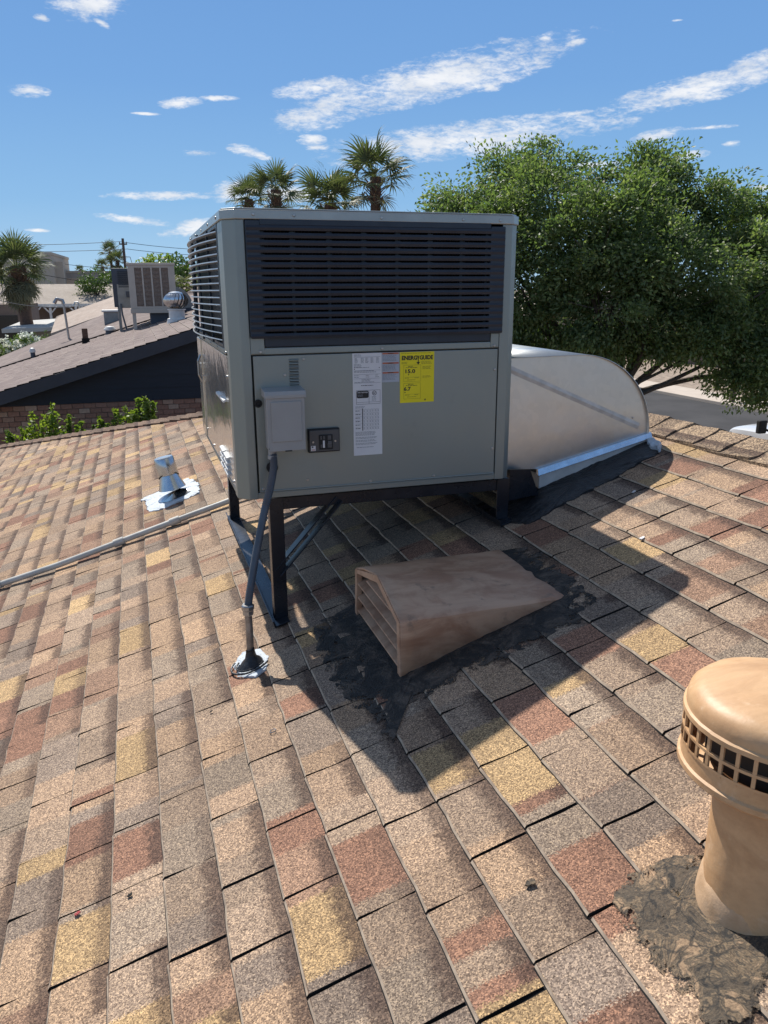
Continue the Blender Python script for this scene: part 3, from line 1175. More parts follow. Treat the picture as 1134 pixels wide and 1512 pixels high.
tar('tar_patch', [(484, 912), (462, 930), (470, 968), (490, 1008), (520, 1045), (552, 1062), (578, 1100), (584, 1085), (572, 1050), (632, 1033), (684, 1002), (748, 979), (800, 946),
                  (857, 922), (883, 885), (847, 857), (806, 824), (778, 812), (738, 816), (560, 870)], .0125, M['tar'], 'black tar smeared round the brown hooded vent')
tar('tar_patch', [(741, 742), (748, 776), (783, 777), (829, 750), (896, 716), (953, 683), (976, 672), (967, 657), (940, 655), (800, 715), (762, 735)], .0175, M['tar_gloss'],
    'wet black tar along the foot of the curved metal duct', jag=.008)
tar('tar_patch', [(903, 1327), (923, 1296), (982, 1276), (1036, 1264), (1130, 1290), (1230, 1350), (1230, 1440), (1150, 1458), (1125, 1482), (1122, 1502), (1075, 1540), (1036, 1520), (1009, 1478), (958, 1424), (911, 1362)],
    .0150, M['tar_old'], 'cracked olive brown tar round the tan vent pipe', jag=.006)
tar('tar_patch', [(345, 985), (360, 968), (385, 962), (399, 972), (396, 990), (378, 1004), (352, 1003)], .0155, M['silver_seal'], 'white sealant ring at the foot of the conduit', jag=.004)
tar('tar_patch', [(956, 657), (966, 655), (977, 662), (975, 670), (962, 668)], .030, M['silver_seal'], 'white sealant blob at the upper corner of the duct', jag=.006)
tar('tar_patch', [(212, 738), (222, 758), (243, 753), (296, 730), (294, 716), (280, 708), (258, 716), (232, 730)], .018, M['silver_seal'], 'pale blue white sealant sheet under the metal flue', jag=.014)

# ================================================================== THE ROOFTOP UNIT
UX0, UX1, UY1, UZ0, UZ1 = .307, 1.385, 1.42, -.728, .258
unit = thing('rooftop_unit', 'large grey steel air conditioner with dark louvres and a yellow sticker on a black stand', 'air conditioner', ((UX0 + UX1) / 2, .7, UZ0))
CAB, SIDE = M['cabinet'], M['cabinet_side']

mb = MB()                                   # corner posts, rails and pan of the frame
post = [(UX0, .038, 0), (.345, 0, 0), (.3765, 0, 0), (.3765, .018, 0), (.352, .018, 0), (.325, .045, 0), (.325, .10, 0), (UX0, .10, 0)]
mb.prism([(x, y, UZ0) for x, y, _ in post], (0, 0, .955))
mb.prism([(1.3145, .0, UZ0), (1.352, 0, UZ0), (UX1, .030, UZ0), (UX1, .10, UZ0), (1.372, .10, UZ0), (1.372, .036, UZ0), (1.348, .014, UZ0), (1.3145, .014, UZ0)][::-1], (0, 0, .955))
mb.box((.3765, .003, -.2140), (1.3135, .02, -.1905))          # rail under the grille
mb.box((.3765, .0005, -.2120), (.4250, .02, -.1535))          # its two raised ends
mb.box((1.2800, .0005, -.2120), (1.3135, .02, -.1585))
mb.box((.3765, .003, .2255), (1.3135, .02, .240))
mb.box((.3735, .004, UZ0), (1.3165, .03, -.7045))             # pan lip
mb.box((UX0 + .003, .1, UZ0), (UX0 + .02, UY1, -.708))
mb.build('corner_frame', CAB, unit, bevel=.003)
mb = MB()
mb.box((.3825, -.0015, -.6995), (1.3095, .022, -.2175))
mb.box((.3825, -.0055, -.7025), (1.3095, .010, -.6965))
mb.build('access_panel', CAB, unit, bevel=.002)
for x0 in (.3755, 1.3075):  # black strips added behind the panel gaps to shut out light
    mb = MB()
    mb.box((x0, .0225, -.703), (x0 + .009, .026, -.2145))
    mb.build('gap_backing', M['black'], unit)
mb = MB()                                   # top pan with clipped front corners
cap = [(UX0 - .006, .036), (.343, -.006), (1.354, -.006), (UX1 + .006, .028), (UX1 + .006, UY1 + .006), (UX0 - .006, UY1 + .006)]
mb.prism([(x, y, .226) for x, y in cap], (0, 0, .030))
cap2 = [(UX0, .04), (.346, 0), (1.351, 0), (UX1, .034), (UX1, UY1), (UX0, UY1)]
mb.prism([(x, y, .256) for x, y in cap2], (0, 0, .006))
mb.build('top_cover', M['cap_paint'], unit, bevel=.004)
mb = MB()
mb.lathe([(.30, 0), (.30, .012), (.26, .014), (.24, .004)], 40, (.80, .75, .262))
for k in range(6):
    mb.lathe([(.04 + .04 * k, .014), (.04 + .04 * k, .019), (.046 + .04 * k, .019), (.046 + .04 * k, .014)], 32, (.80, .75, .262))
for a in range(4):
    mb.bar((.80 + .29 * math.cos(a * math.pi / 4), .75 + .29 * math.sin(a * math.pi / 4), .276), (.80 - .29 * math.cos(a * math.pi / 4), .75 - .29 * math.sin(a * math.pi / 4), .276), .008, .006)
mb.build('fan_guard', M['grille'], unit)
mb = MB()                                   # right and back walls
mb.box((1.379, .10, UZ0 + .002), (1.3845, UY1 - .002, .226))
mb.box((UX0 + .02, UY1 - .008, UZ0 + .002), (1.378, UY1 - .002, .226))
mb.build('side_wall', CAB, unit, bevel=.002)
mb = MB()
mb.box((UX0 + .075, .075, -.185), (1.36, UY1 - .06, .22))
mb.build('coil', M['coil'], unit)
mb = MB()
for x in np.arange(.39, 1.35, .012):
    mb.box((x, .066, -.183), (x + .004, .0755, .218))
for z in (-.10, 0.0, .10):
    mb.tube([(.40, .064, z), (1.34, .064, z)], .004, 6)
mb.build('coil_fins', M['coil'], unit)

# front grille: plastic frame, blades, uprights
GX0, GX1, GZ0, GZ1 = .3775, 1.3215, -.1535, .2235
mb = MB()
mb.box((GX0, -.010, GZ0), (.4250, .006, GZ1))
mb.box((1.2640, -.010, GZ0 - .004), (GX1, .006, GZ1 - .006))
mb.box((.4250, -.008, .2080), (1.2640, .006, GZ1 + .004))
mb.box((.4270, .004, -.1885), (1.2790, .010, -.1480))
mb.build('grille_frame', M['grille'], unit, bevel=.0025)
mb = MB()
for x in (.430, .536, .663, .787, .911, 1.033, 1.157, 1.258):
    mb.box((x - .005, .012, -.150), (x + .005, .034, .212))
    for q in range(15):
        z = .186 - q * .02395
        mb.box((x - .010, .004, z - .004), (x + .010, .020, z + .004))
mb.build('grille_upright', M['grille'], unit)
sl = MB()
L0, L1 = -.4695, .4695
sl.prism([(L0, -.009, .0070), (L0, -.0135, -.001), (L0, -.0105, -.0095), (L0, .012, -.0045), (L0, .013, .002)], (L1 - L0, 0, 0))
first = sl.build('slat', M['grille'], unit, loc=(0, 0, 0))
slat_me = first.data
ucen = Vector(WORLD_LOC[unit.name])
for q in range(16):
    z = .2015 - q * .02335
    o = first if q == 0 else first.copy()
    if q:
        COL.objects.link(o)
    o.location = Vector((.8495, -.0005, z)) - ucen

# left grille: bowed blades, painted pale for the sky they reflect, in a dark frame
mb = MB()
mb.box((UX0 - .002, .186, -.200), (UX0 + .012, .206, .226))
mb.box((UX0 - .002, 1.385, -.200), (UX0 + .012, 1.405, .226))
mb.box((UX0 - .002, .206, .214), (UX0 + .012, 1.385, .226))
mb.box((UX0 - .002, .206, -.200), (UX0 + .012, 1.385, -.186))
mb.build('side_grille_frame', M['grille'], unit, bevel=.002)
mb = MB()
mb.box((UX0, .10, -.214), (UX0 + .02, .186, .226))
mb.box((UX0, .186, -.222), (UX0 + .02, 1.415, -.202))
mb.build('side_frame', CAB, unit, bevel=.002)
sl = MB()
pts = []
for k in range(13):
    t = k / 12
    pts.append((UX0 + .002 - .050 * (1 - (2 * t - 1) ** 2), .198 + 1.195 * t, 0))
sl2 = MB()
n = len(pts)
vs, fs = [], []
prof = [(-.006, .0016), (-.0068, -.0024), (.012, -.0062), (.0125, -.003)]
for p in pts:
    for (a, c) in prof:
        vs.append((p[0] + a, p[1], c))
for i in range(n - 1):
    for k in range(4):
        k2 = (k + 1) % 4
        fs.append((i * 4 + k, i * 4 + k2, (i + 1) * 4 + k2, (i + 1) * 4 + k))
fs += [(0, 1, 2, 3), tuple((n - 1) * 4 + k for k in (3, 2, 1, 0))]
sl2.add(vs, fs)
first = sl2.build('side_slat', M['slat_edge'], unit, loc=(0, 0, 0))
for q in range(16):
    z = .2005 - q * .02475
    o = first if q == 0 else first.copy()
    if q:
        COL.objects.link(o)
    o.location = Vector((0, 0, z)) - ucen
for y in (.40, .62, .85, 1.08, 1.28):
    mb = MB()
    bow = .050 * (1 - (2 * (y - .198) / 1.195 - 1) ** 2)
    mb.box((UX0 + .008 - bow, y - .004, -.19), (UX0 + .016 - bow, y + .004, .215))
    mb.build('side_upright', M['grille'], unit)

# left side panels
mb = MB()
mb.box((UX0 + .001, .104, -.703), (UX0 + .012, 1.215, -.2235))
pn = mb.build('side_panel', SIDE, unit, bevel=.003)
pn['label'] = 'glossy left access panel reflecting the roof'
mb = MB()
mb.box((UX0 - .004, 1.235, -.703), (UX0 + .012, UY1 - .004, -.2235))
pn2 = mb.build('side_panel', SIDE, unit, bevel=.003)
mb = MB()
mb.box((UX0 - .018, 1.27, -.37), (UX0 - .003, 1.30, -.345))
mb.tube([(UX0 - .004, 1.245, -.30), (UX0 - .018, 1.245, -.33), (UX0 - .018, 1.245, -.40), (UX0 - .004, 1.245, -.43)], .006, 8)
mb.build('panel_latch', M['zinc'], unit)
for (y0, y1, z0, nrow, zst) in ((.225, .525, -.392, 1, .02), (.235, .515, -.615, 4, .022)):
    mb = MB()
    for r_ in range(nrow):
        for h_ in range(2):
            ya = y0 + h_ * (y1 - y0) / 2 + .012
            yb = y0 + (h_ + 1) * (y1 - y0) / 2 - .012
            z = z0 - r_ * zst
            mb.prism([(UX0 + .002, ya, z), (UX0 - .011, ya, z - .004), (UX0 - .011, ya, z - .013), (UX0 + .002, ya, z - .008)], (0, yb - ya, 0))
    mb.build('vent_louvre', M['white_metal'], unit, bevel=.001)
mb = MB()
for (x, z) in ((.407, .242), (.543, .241), (.849, .239), (1.155, .239), (1.300, .239)):
    mb.lathe([(0, -.0), (.0046, .0), (.0056, .002), (.0056, .004)], 10, (x, z, 0))
scr = mb.v
mb2 = MB()
pts_f = [(.407, .242, -.0062), (.543, .241, -.0062), (.849, .239, -.0062), (1.155, .239, -.0062), (1.300, .239, -.0062), (.410, -.203, .0), (.851, -.2035, .0025), (1.295, -.205, .0), (.559, -.232, -.002), (.491, -.285, -.002),
         (.559, -.668, -.002), (.800, -.692, -.002), (1.055, -.692, -.002), (1.299, -.294, -.002), (1.299, -.60, -.002), (.395, -.69, -.002)]
for (x, z, y) in pts_f:
    b = len(mb2.v)
    ring = []
    for r_, yy in ((.0056, 0), (.0056, -.0016), (.0040, -.0032)):
        for k in range(8):
            t = 2 * math.pi * k / 8
            ring.append((x + r_ * math.cos(t), y + yy, z + r_ * math.sin(t)))
    fs = [(i * 8 + k, i * 8 + (k + 1) % 8, (i + 1) * 8 + (k + 1) % 8, (i + 1) * 8 + k) for i in range(2) for k in range(8)] + [tuple(16 + k for k in range(8))]
    mb2.add(ring, fs)
for (y, z) in ((.15, .241), (.45, .241), (.75, .241), (1.05, .241), (1.35, .241), (.14, -.213), (.42, -.212), (.70, -.212), (1.0, -.212), (1.3, -.212), (.15, -.69), (.16, -.30), (.55, -.69), (.9, -.69), (1.19, -.40), (1.19, -.66)):
    x = UX0 - .0062 if z > 0 else UX0
    ring = []
    for r_, xx in ((.0056, 0), (.0056, -.0016), (.0040, -.0032)):
        for k in range(8):
            t = 2 * math.pi * k / 8
            ring.append((x + xx, y + r_ * math.cos(t), z + r_ * math.sin(t)))
    fs = [(i * 8 + k, i * 8 + (k + 1) % 8, (i + 1) * 8 + (k + 1) % 8, (i + 1) * 8 + k) for i in range(2) for k in range(8)] + [tuple(16 + k for k in range(8))]
    mb2.add(ring, fs)
o = mb2.build('panel_screw', M['screw'], unit)

# eight punched louvres above the disconnect
mb = MB()
for q in range(8):
    z = -.2290 - q * .01180
    mb.prism([(.507, -.001, z), (.507, -.0075, z - .0045), (.507, -.0075, z - .0075), (.507, -.001, z - .0065)], (.034, 0, 0))
lv = mb.build('punched_louvre', CAB, unit, bevel=.001)
mb = MB()
for q in range(8):
    z = -.2290 - q * .01180
    mb.box((.508, -.0025, z - .0105), (.540, -.0018, z - .0066))
mb.build('louvre_slot', M['black'], unit)
mb = MB()
for (x, z, r_) in ((.392, -.380, .0145), (.431, -.612, .021)):
    ring = []
    for rr, yy in ((r_, -.001), (r_, -.005), (r_ * .62, -.0055), (r_ * .5, -.001)):
        for k in range(18):
            t = 2 * math.pi * k / 18
            ring.append((x + rr * math.cos(t), yy - .0012, z + rr * math.sin(t)))
    fs = [(i * 18 + k, i * 18 + (k + 1) % 18, (i + 1) * 18 + (k + 1) % 18, (i + 1) * 18 + k) for i in range(3) for k in range(18)] + [tuple(54 + k for k in range(18))]
    mb.add(ring, fs)
mb.build('rubber_grommet', M['black'], unit)

# disconnect box
mb = MB()
mb.box((.412, -.072, -.539), (.5405, -.0015, -.352))
dbx = mb.build('disconnect_box', M['box_grey'], unit, bevel=.004)
mb = MB()
mb.prism([(.404, -.0015, -.325), (.404, -.078, -.332), (.404, -.082, -.345), (.404, -.082, -.356), (.404, -.0015, -.353)], (.1435, 0, 0))
mb.build('lid_hood', M['box_grey'], dbx, bevel=.002)
mb = MB()
mb.box((.4085, -.0775, -.541), (.5420, -.0715, -.354))
mb.box((.4235, -.0815, -.507), (.5300, -.0770, -.367))
mb.build('hinged_cover', M['box_grey'], dbx, bevel=.003, seg=3)
mb = MB()
mb.box((.468, -.0790, -.5425), (.492, -.0740, -.5385))
mb.box((.4105, -.0785, -.532), (.4120, -.0774, -.527))
mb.build('hasp', M['black'], dbx)
mb = MB()
mb.box((.5640, -.018, -.5660), (.6800, -.0015, -.4800))
oc = mb.build('outlet_box', M['black'], unit, bevel=.002)
mb = MB()
mb.box((.5672, -.0215, -.5620), (.6768, -.0185, -.4845))
mb.build('cover_plate', M['outlet'], oc, bevel=.0015)
mb = MB()
mb.box((.6020, -.0255, -.5550), (.6520, -.0217, -.5010))
for (x0, z0, x1, z1) in ((.605, -.518, .612, -.505), (.616, -.518, .623, -.505), (.633, -.520, .646, -.504), (.606, -.548, .613, -.536), (.632, -.549, .648, -.534)):
    mb.box((x0, -.0275, z0), (x1, -.0257, z1), M['outlet'])
mb.mats.insert(0, M['black']) if M['black'] not in mb.mats else None
mb.mi = [0 if m == 0 and i < 6 else 1 for i, m in enumerate(mb.mi)]
mb.build('receptacle', None, oc, bevel=.001)
mb = MB()
for x in (.580, .662):
    mb.lathe([(0, 0), (.0036, 0), (.0040, .002)], 10, (0, 0, 0))
    mb.v[-30:] = [(x + p[0], -.0222 - (.002 - p[2]), -.5265 + p[1]) for p in mb.v[-30:]]
mb.build('cover_screw', M['screw'], oc)
mb = MB()
print_rect(mb, .5715, -.5585, .5885, -.5400, -.0221, M['paper'])
print_rect(mb, .5745, -.5470, .5800, -.5415, -.0226, M['ink'])
print_rect(mb, .5740, -.5560, .5860, -.5530, -.0226, M['ink_red'])
print_rect(mb, .6145, -.5480, .6215, -.5215, -.0281, M['paper'])
for q in range(5):
    print_rect(mb, .6335, -.5255 - q * .0022, .6470, -.5245 - q * .0022, -.0281, M['ink_grey'])
mb.build('outlet_print', None, oc)

# stickers
YF = -.0015


def sheet(name, x0, z0, x1, z1, mat, label):
    mb = MB()
    mb.box((x0, YF - .0012, z0), (x1, YF - .0002, z1))
    o = mb.build(name, mat, unit)
    o['label'] = label
    return o


YI = YF - .0016
wl = sheet('rating_label', .7370, -.5910, .8470, -.2180, M['paper'], 'tall white specification sticker')
mb = MB()
K, KG = M['ink'], M['ink_grey']
print_lines(mb, .743, .775, -.2225, 2, .0042, .0018, YI, KG)
print_rect(mb, .742, -.2325, .842, -.2315, YI, KG)
for x in (.745, .768, .785, .805, .826):
    print_lines(mb, x, x + .013, -.2350, 5, .0040, .0017, YI, KG)
print_lines(mb, .742, .775, -.2570, 3, .0042, .0017, YI, KG)
print_lines(mb, .742, .815, -.2680, 1, .0042, .0017, YI, KG)
print_rect(mb, .7425, -.2755, .7455, -.2725, YI, K)
print_rect(mb, .8360, -.2725, .8390, -.2695, YI, K)
for z in (-.2790, -.2930, -.3080, -.3240):
    print_rect(mb, .741, z - .0009, .842, z, YI, KG)
print_lines(mb, .742, .840, -.2805, 2, .0045, .0018, YI, KG)
for z in (-.2965, -.3025):
    print_lines(mb, .742, .765, z, 1, .004, .0017, YI, KG)
    print_lines(mb, .786, .803, z, 1, .004, .0017, YI, KG)
    print_lines(mb, .822, .838, z, 1, .004, .0017, YI, KG)
print_lines(mb, .770, .812, -.3115, 2, .0045, .0018, YI, KG)
print_lines(mb, .743, .838, -.3205, 1, .0045, .0018, YI, KG)
print_lines(mb, .768, .818, -.3325, 1, .0045, .0021, YI, K, 1.0)
for (a, c, d, e) in ((.749, -.3515, .8405, -.3505), (.749, -.4015, .8405, -.4005), (.749, -.4015, .7500, -.3505), (.8395, -.4015, .8405, -.3505), (.749, -.3945, .8405, -.3937), (.797, -.4015, .7980, -.3505)):
    print_rect(mb, a, c, d, e, YI, K)
# certification badge and the round mark beside it
bp = []
for (cx_, cz_, a0) in ((.7905, -.3580, 0), (.7565, -.3580, 90), (.7565, -.3735, 180), (.7905, -.3735, 270)):
    for k in range(5):
        t = R(a0 + 22.5 * k)
        bp.append((cx_ + .0055 * math.cos(t), YI, cz_ + .0055 * math.sin(t)))
mb.add(bp, [tuple(range(len(bp)))], K)
print_text(mb, 'AHRI CERTIFIED', .7535, -.3605, .0058, YI - .0004, M['paper'], width=.040, bold=.0001)
print_lines(mb, .7545, .775, -.3665, 2, .0042, .0018, YI - .0004, KG, 1.0)
ring = []
for rr in (.0085, .0066):
    for k in range(20):
        t = 2 * math.pi * k / 20
        ring.append((.8180 + rr * math.cos(t), YI, -.3620 + rr * math.sin(t)))
mb.add(ring, [(k, (k + 1) % 20, 20 + (k + 1) % 20, 20 + k) for k in range(20)], K)
print_rect(mb, .8145, -.3655, .8165, -.3580, YI, K)
print_rect(mb, .8165, -.3655, .8205, -.3638, YI, K)
print_rect(mb, .8195, -.3635, .8215, -.3580, YI, K)
print_lines(mb, .808, .829, -.3740, 4, .0045, .0017, YI, KG)
print_lines(mb, .745, .785, -.4090, 2, .0042, .0017, YI, KG)
for q in range(6):
    z = -.4200 - q * .0130
    print_lines(mb, .745, .768, z - .004, 1, .004, .0022, YI, K)
    print_rect(mb, .7445, z - .0006, .836, z, YI, KG)
    for x in (.776, .788, .799, .809, .820, .830):
        print_rect(mb, x, z - .0050, x + .004, z - .0030, YI, KG)
        print_rect(mb, x, z - .0090, x + .0045, z - .0070, YI, KG)
print_rect(mb, .7705, -.4990, .7735, -.4170, YI, K)
for x in (.7845, .7955, .806, .8165, .827):
    print_rect(mb, x - .0002, -.4990, x + .0002, -.4170, YI, KG)
for z, n in ((-.5030, 4), (-.5230, 2), (-.5340, 2), (-.5450, 2)):
    print_lines(mb, .744, .838, z, n, .0040, .0017, YI, KG)
print_lines(mb, .748, .832, -.5600, 1, .004, .0020, YI, KG)
mb.build('lettering', None, wl)

wn = sheet('warning_label', .8478, -.3250, .9140, -.2180, M['paper_grey'], 'small pale sticker with three orange red headings')
mb = MB()
for q in range(3):
    z = -.2190 - q * .0345
    print_rect(mb, .8500, z - .0058, .9120, z - .0002, YI, M['ink_red'])
    print_text(mb, 'WARNING', .8700, z - .0049, .0050, YI - .0004, K, width=.022, bold=.0001)
    print_lines(mb, .8505, .9110, z - .0090, 5, .0045, .0016, YI, KG)
mb.build('lettering', None, wn)

yl = sheet('energy_label', .9170, -.4040, 1.0510, -.2190, M['yellow'], 'bright yellow energy rating sticker')
mb = MB()
OL = M['ink_olive']
print_lines(mb, .922, 1.047, -.2228, 1, .004, .0012, YI, OL, 1.0)
print_text(mb, 'ENERG', .9235, -.2470, .0205, YI, K, bold=.0009, width=.0600)
print_text(mb, 'GUIDE', .9935, -.2470, .0205, YI, K, bold=.0009, width=.0525)
# the Y of the title is drawn as a tall stem that ends in an arrow
print_rect(mb, .9866, -.2590, .9896, -.2400, YI, K)
mb.add([(.9806, YI, -.2560), (.9956, YI, -.2560), (.9881, YI, -.2655)], [(0, 1, 2)], K)
mb.add([(.9838, YI, -.2322), (.9866, YI, -.2322), (.9886, YI, -.2400), (.9886, YI, -.2440), (.9866, YI, -.2440)], [(0, 1, 2, 3, 4)], K)
mb.add([(.9924, YI - .0002, -.2322), (.9896, YI - .0002, -.2322), (.9878, YI - .0002, -.2400), (.9878, YI - .0002, -.2440), (.9898, YI - .0002, -.2440)], [(4, 3, 2, 1, 0)], K)
print_lines(mb, .923, .950, -.2555, 2, .0042, .0014, YI, OL)
print_lines(mb, 1.000, 1.047, -.2535, 3, .0042, .0014, YI, OL)
print_lines(mb, 1.005, 1.043, -.2720, 3, .0042, .0014, YI, OL)
print_lines(mb, 1.005, 1.043, -.3070, 2, .0042, .0014, YI, OL)
for z0, z1 in ((-.3265, -.2660), (-.3900, -.3320)):
    for (a, c, d, e) in ((.931, z0, .9985, z0 + .0007), (.931, z1 - .0007, .9985, z1), (.931, z0, .9317, z1), (.9978, z0, .9985, z1)):
        print_rect(mb, a, c, d, e, YI, OL)
print_text(mb, '15.0', .9340, -.2950, .0190, YI, K, bold=.0006, width=.0380)
print_text(mb, '6.7', .9320, -.3590, .0190, YI, K, bold=.0006, width=.0270)
for z in (-.2700, -.2745, -.3355, -.3400):
    print_lines(mb, .940 if z in (-.2745, -.3400) else .948, .990 if z in (-.2745, -.3400) else .970, z, 1, .004, .0017, YI, K, 1.0)
for z in (-.3010, -.3660):
    mb.add([(.9480 if z > -.33 else .9340, YI, z + .002), (.9530 if z > -.33 else .9390, YI, z + .002), (.9505 if z > -.33 else .9365, YI, z - .003)], [(0, 2, 1)], K)
for z in (-.3100, -.3725):
    print_rect(mb, .936, z - .0006, .994, z, YI, OL)
    print_lines(mb, .936, .956, z - .0025, 1, .004, .0016, YI, OL)
    print_lines(mb, .974, .993, z - .0025, 1, .004, .0016, YI, OL)
    print_lines(mb, .944, .985, z - .0095, 1, .004, .0014, YI, OL)
print_rect(mb, 1.0130, -.3985, 1.0190, -.3920, YI, OL)
mb.build('lettering', None, yl)

# ------------------------------------------------------------------ the stand
stand = thing('equipment_stand', 'black angle iron stand lifting the large grey rooftop unit off the shingles', 'stand', (.9, .75, -1.0))
STM = M['stand']


def zroof(x):
    return ZR + TAN * x


mb = MB()
for y in (.030, 1.46):
    mb.box((.418, y, -.782), (1.392, y + .006, -.7335))
    mb.box((.418, y, -.7395), (1.392, y + .050, -.7335))
for x in (.418, 1.342):
    mb.box((x, .036, -.7800), (x + .006, 1.46, -.7400))
mb.build('frame', STM, stand, bevel=.002)
for (x, xs) in ((.418, 1), (1.392, -1)):
    for y in (.024, 1.450):
        zb = zroof(x if xs > 0 else x) + .010
        mb = MB()
        xa, xb = sorted((x, x + xs * .052))
        ya = y
        mb.box((xa, ya, zb), (xb, ya + .006, -.7345))
        xq = xa if xs > 0 else xb - .006
        mb.box((xq, ya + .006, zb), (xq + .006, ya + .05, -.7345))
        mb.build('leg', STM, stand, bevel=.0015)
for x in (.4185, 1.346):                       # rails that lie on the shingles
    mb = MB()
    a = math.atan(TAN)
    u = x / CT
    p = [rp(u, -.03, .012), rp(u + .055, -.03, .012), rp(u + .055, 1.54, .012), rp(u, 1.54, .012)]
    q = [rp(u, -.03, .018), rp(u + .055, -.03, .018), rp(u + .055, 1.54, .018), rp(u, 1.54, .018)]
    mb.hexa(p + q)
    p = [rp(u - .006, -.03, .012), rp(u, -.03, .012), rp(u, 1.54, .012), rp(u - .006, 1.54, .012)]
    q = [rp(u - .006, -.03, .040), rp(u, -.03, .040), rp(u, 1.54, .040), rp(u - .006, 1.54, .040)]
    mb.hexa(p + q)
    mb.build('rail', STM, stand, bevel=.001)
for y in (.0290, 1.466):
    mb = MB()
    for (w_, t_, off) in ((.045, .005, 0.0),):
        mb.bar((.445, y - .006, -1.035), (.690, y - .006, -.765), .005, .045, up=(0, 1, 0))
    p, q = Vector((.445, y - .006, -1.035)), Vector((.690, y - .006, -.765))
    d = (q - p).normalized()
    nrm_ = Vector((-d.z, 0, d.x))
    off = nrm_ * .022 + Vector((0, .022, 0))
    mb.bar(p + off, q + off, .045, .005, up=tuple(nrm_))
    mb.build('brace', STM, stand, bevel=.001)

# ------------------------------------------------------------------ the conduit
cd = thing('conduit', 'grey flexible electrical conduit from the grey box down to a pipe in the shingles', 'conduit', (.29, -.2, -1.28))
path = []
for (px, py, y) in ((402.5, 668, -.045), (404, 690, -.060), (399, 720, -.080), (390, 757, -.105), (378, 818, -.150), (369.5, 870, -.185), (366, 898, -.200)):
    path.append(Vector(at_y(px, py, y)))


def spline(pts, n):
    out = []
    m = len(pts)
    for i in range(m - 1):
        p0, p1, p2, p3 = pts[max(i - 1, 0)], pts[i], pts[i + 1], pts[min(i + 2, m - 1)]
        for k in range(n):
            t = k / n
            out.append(0.5 * ((2 * p1) + (p2 - p0) * t + (2 * p0 - 5 * p1 + 4 * p2 - p3) * t * t + (3 * p1 - p0 - 3 * p2 + p3) * t ** 3))
    out.append(pts[-1])
    return out


pp = spline(path, 26)
mb = MB()
mb.tube(pp, [.0142 if (k // 1) % 2 else .0128 for k in range(len(pp))], 14)
mb.build('flexible_hose', M['conduit'], cd, smooth=True)
mb = MB()
mb.lathe([(.0, .0), (.017, 0), (.017, .012), (.0145, .013), (.0145, .026), (0, .026)], 16, tuple(path[0] + Vector((-.001, .0, -.022))))
mb.build('box_connector', M['box_grey'], cd)
pb = Vector(rp(*roof_px(371, 986), 0))
jt = path[-1]
mb = MB()
mb.lathe([(0, .014), (.0195, .014), (.0225, .010), (.0225, -.003), (.019, -.008), (.019, -.022), (.0155, -.026)], 8, tuple(jt))
mb.build('coupling_nut', M['zinc'], cd)
mb = MB()
mb.tube([jt + Vector((0, 0, -.015)), jt + Vector((.001, 0, -.08)), pb + Vector((0, 0, .03)), pb + Vector((0, 0, -.03))], .0128, 14)
mb.build('steel_pipe', M['rust_pipe'], cd, smooth=True)
mb = MB()

mb.lathe([(.0150, .062), (.0165, .050), (.021, .030), (.034, .018), (.048, .0)], 18, tuple(pb))
mb.v = [(x, y, z + TAN * (x - pb.x) * .9 + .010) for (x, y, z) in mb.v]
mb.build('tar_boot', M['tar_gloss'], cd, smooth=True)
for rr in (.052, .070):
    ring = [Vector((pb.x + rr * math.cos(t), pb.y + rr * .95 * math.sin(t), zroof(pb.x + rr * math.cos(t)) + .0215)) for t in np.linspace(2.4, 5.6, 16)]
    mb = MB()
    mb.tube(ring, .0035, 6)
    mb.build('tar_smear', M['tar_gloss'], cd, smooth=True)

# ------------------------------------------------------------------ the curved duct
DX0, DX1, DY0, DY1, DZT = 1.385, 2.135, .164, 1.00, -.2630
duct = thing('duct_elbow', 'shiny galvanised metal duct curving from the large grey unit down into the roof', 'duct', (1.8, .6, -.75))
prof = [(DX0, DZT - .004)]
cxq, rxq, rzq = 1.760, .373, .352
for k in range(0, 17):
    t = R(90 - 90 * k / 16)
    prof.append((cxq + rxq * math.cos(t), DZT - rzq + rzq * math.sin(t)))
zb0 = zroof(DX1) + .045
prof.append((DX1 - .002, zb0))
prof.append((1.592, zroof(1.592) + .105))
prof.append((DX0, -.727))
mb = MB()
n = len(prof)
front = [(x, DY0, z) for x, z in prof]
back = [(x, DY1, z) for x, z in prof]
mb.add(front, [tuple(range(n))])
mb.build('cheek', M['duct'], duct)
mb = MB()
mb.add(back, [tuple(reversed(range(n)))])
ck = mb.build('cheek', M['duct'], duct)
mb = MB()
vs = [(x, DY0 - .012, z) for x, z in prof] + [(x, DY1 + .012, z) for x, z in prof]
mb.add(vs, [(k, k + 1, n + k + 1, n + k) for k in range(n - 3)])
wrap = mb.build('wrapper', M['duct'], duct, smooth=True)
so = wrap.modifiers.new('thickness', 'SOLIDIFY')
so.thickness = .003
mb = MB()
p, q = Vector((DX0 + .03, DY0, -.300)), Vector((DX1 - .05, DY0, -.585))
d = (q - p).normalized()
nn_ = Vector((-d.z, 0, d.x)) * .014
pk = Vector((0, -.0028, 0))
mb.add([p - nn_ + Vector((0, -.0006, 0)), q - nn_ + Vector((0, -.0006, 0)), q + pk, p + pk, p + nn_ + Vector((0, -.0006, 0)), q + nn_ + Vector((0, -.0006, 0))], [(0, 1, 2, 3), (3, 2, 5, 4)])
mb.build('crease', M['duct_strap'], duct)
mb = MB()                                    # bright drip strip, then the pale curb below it
zl = lambda x, o: zroof(x) + o
LB, LT, RB, RT = .080, .108, .026, .050
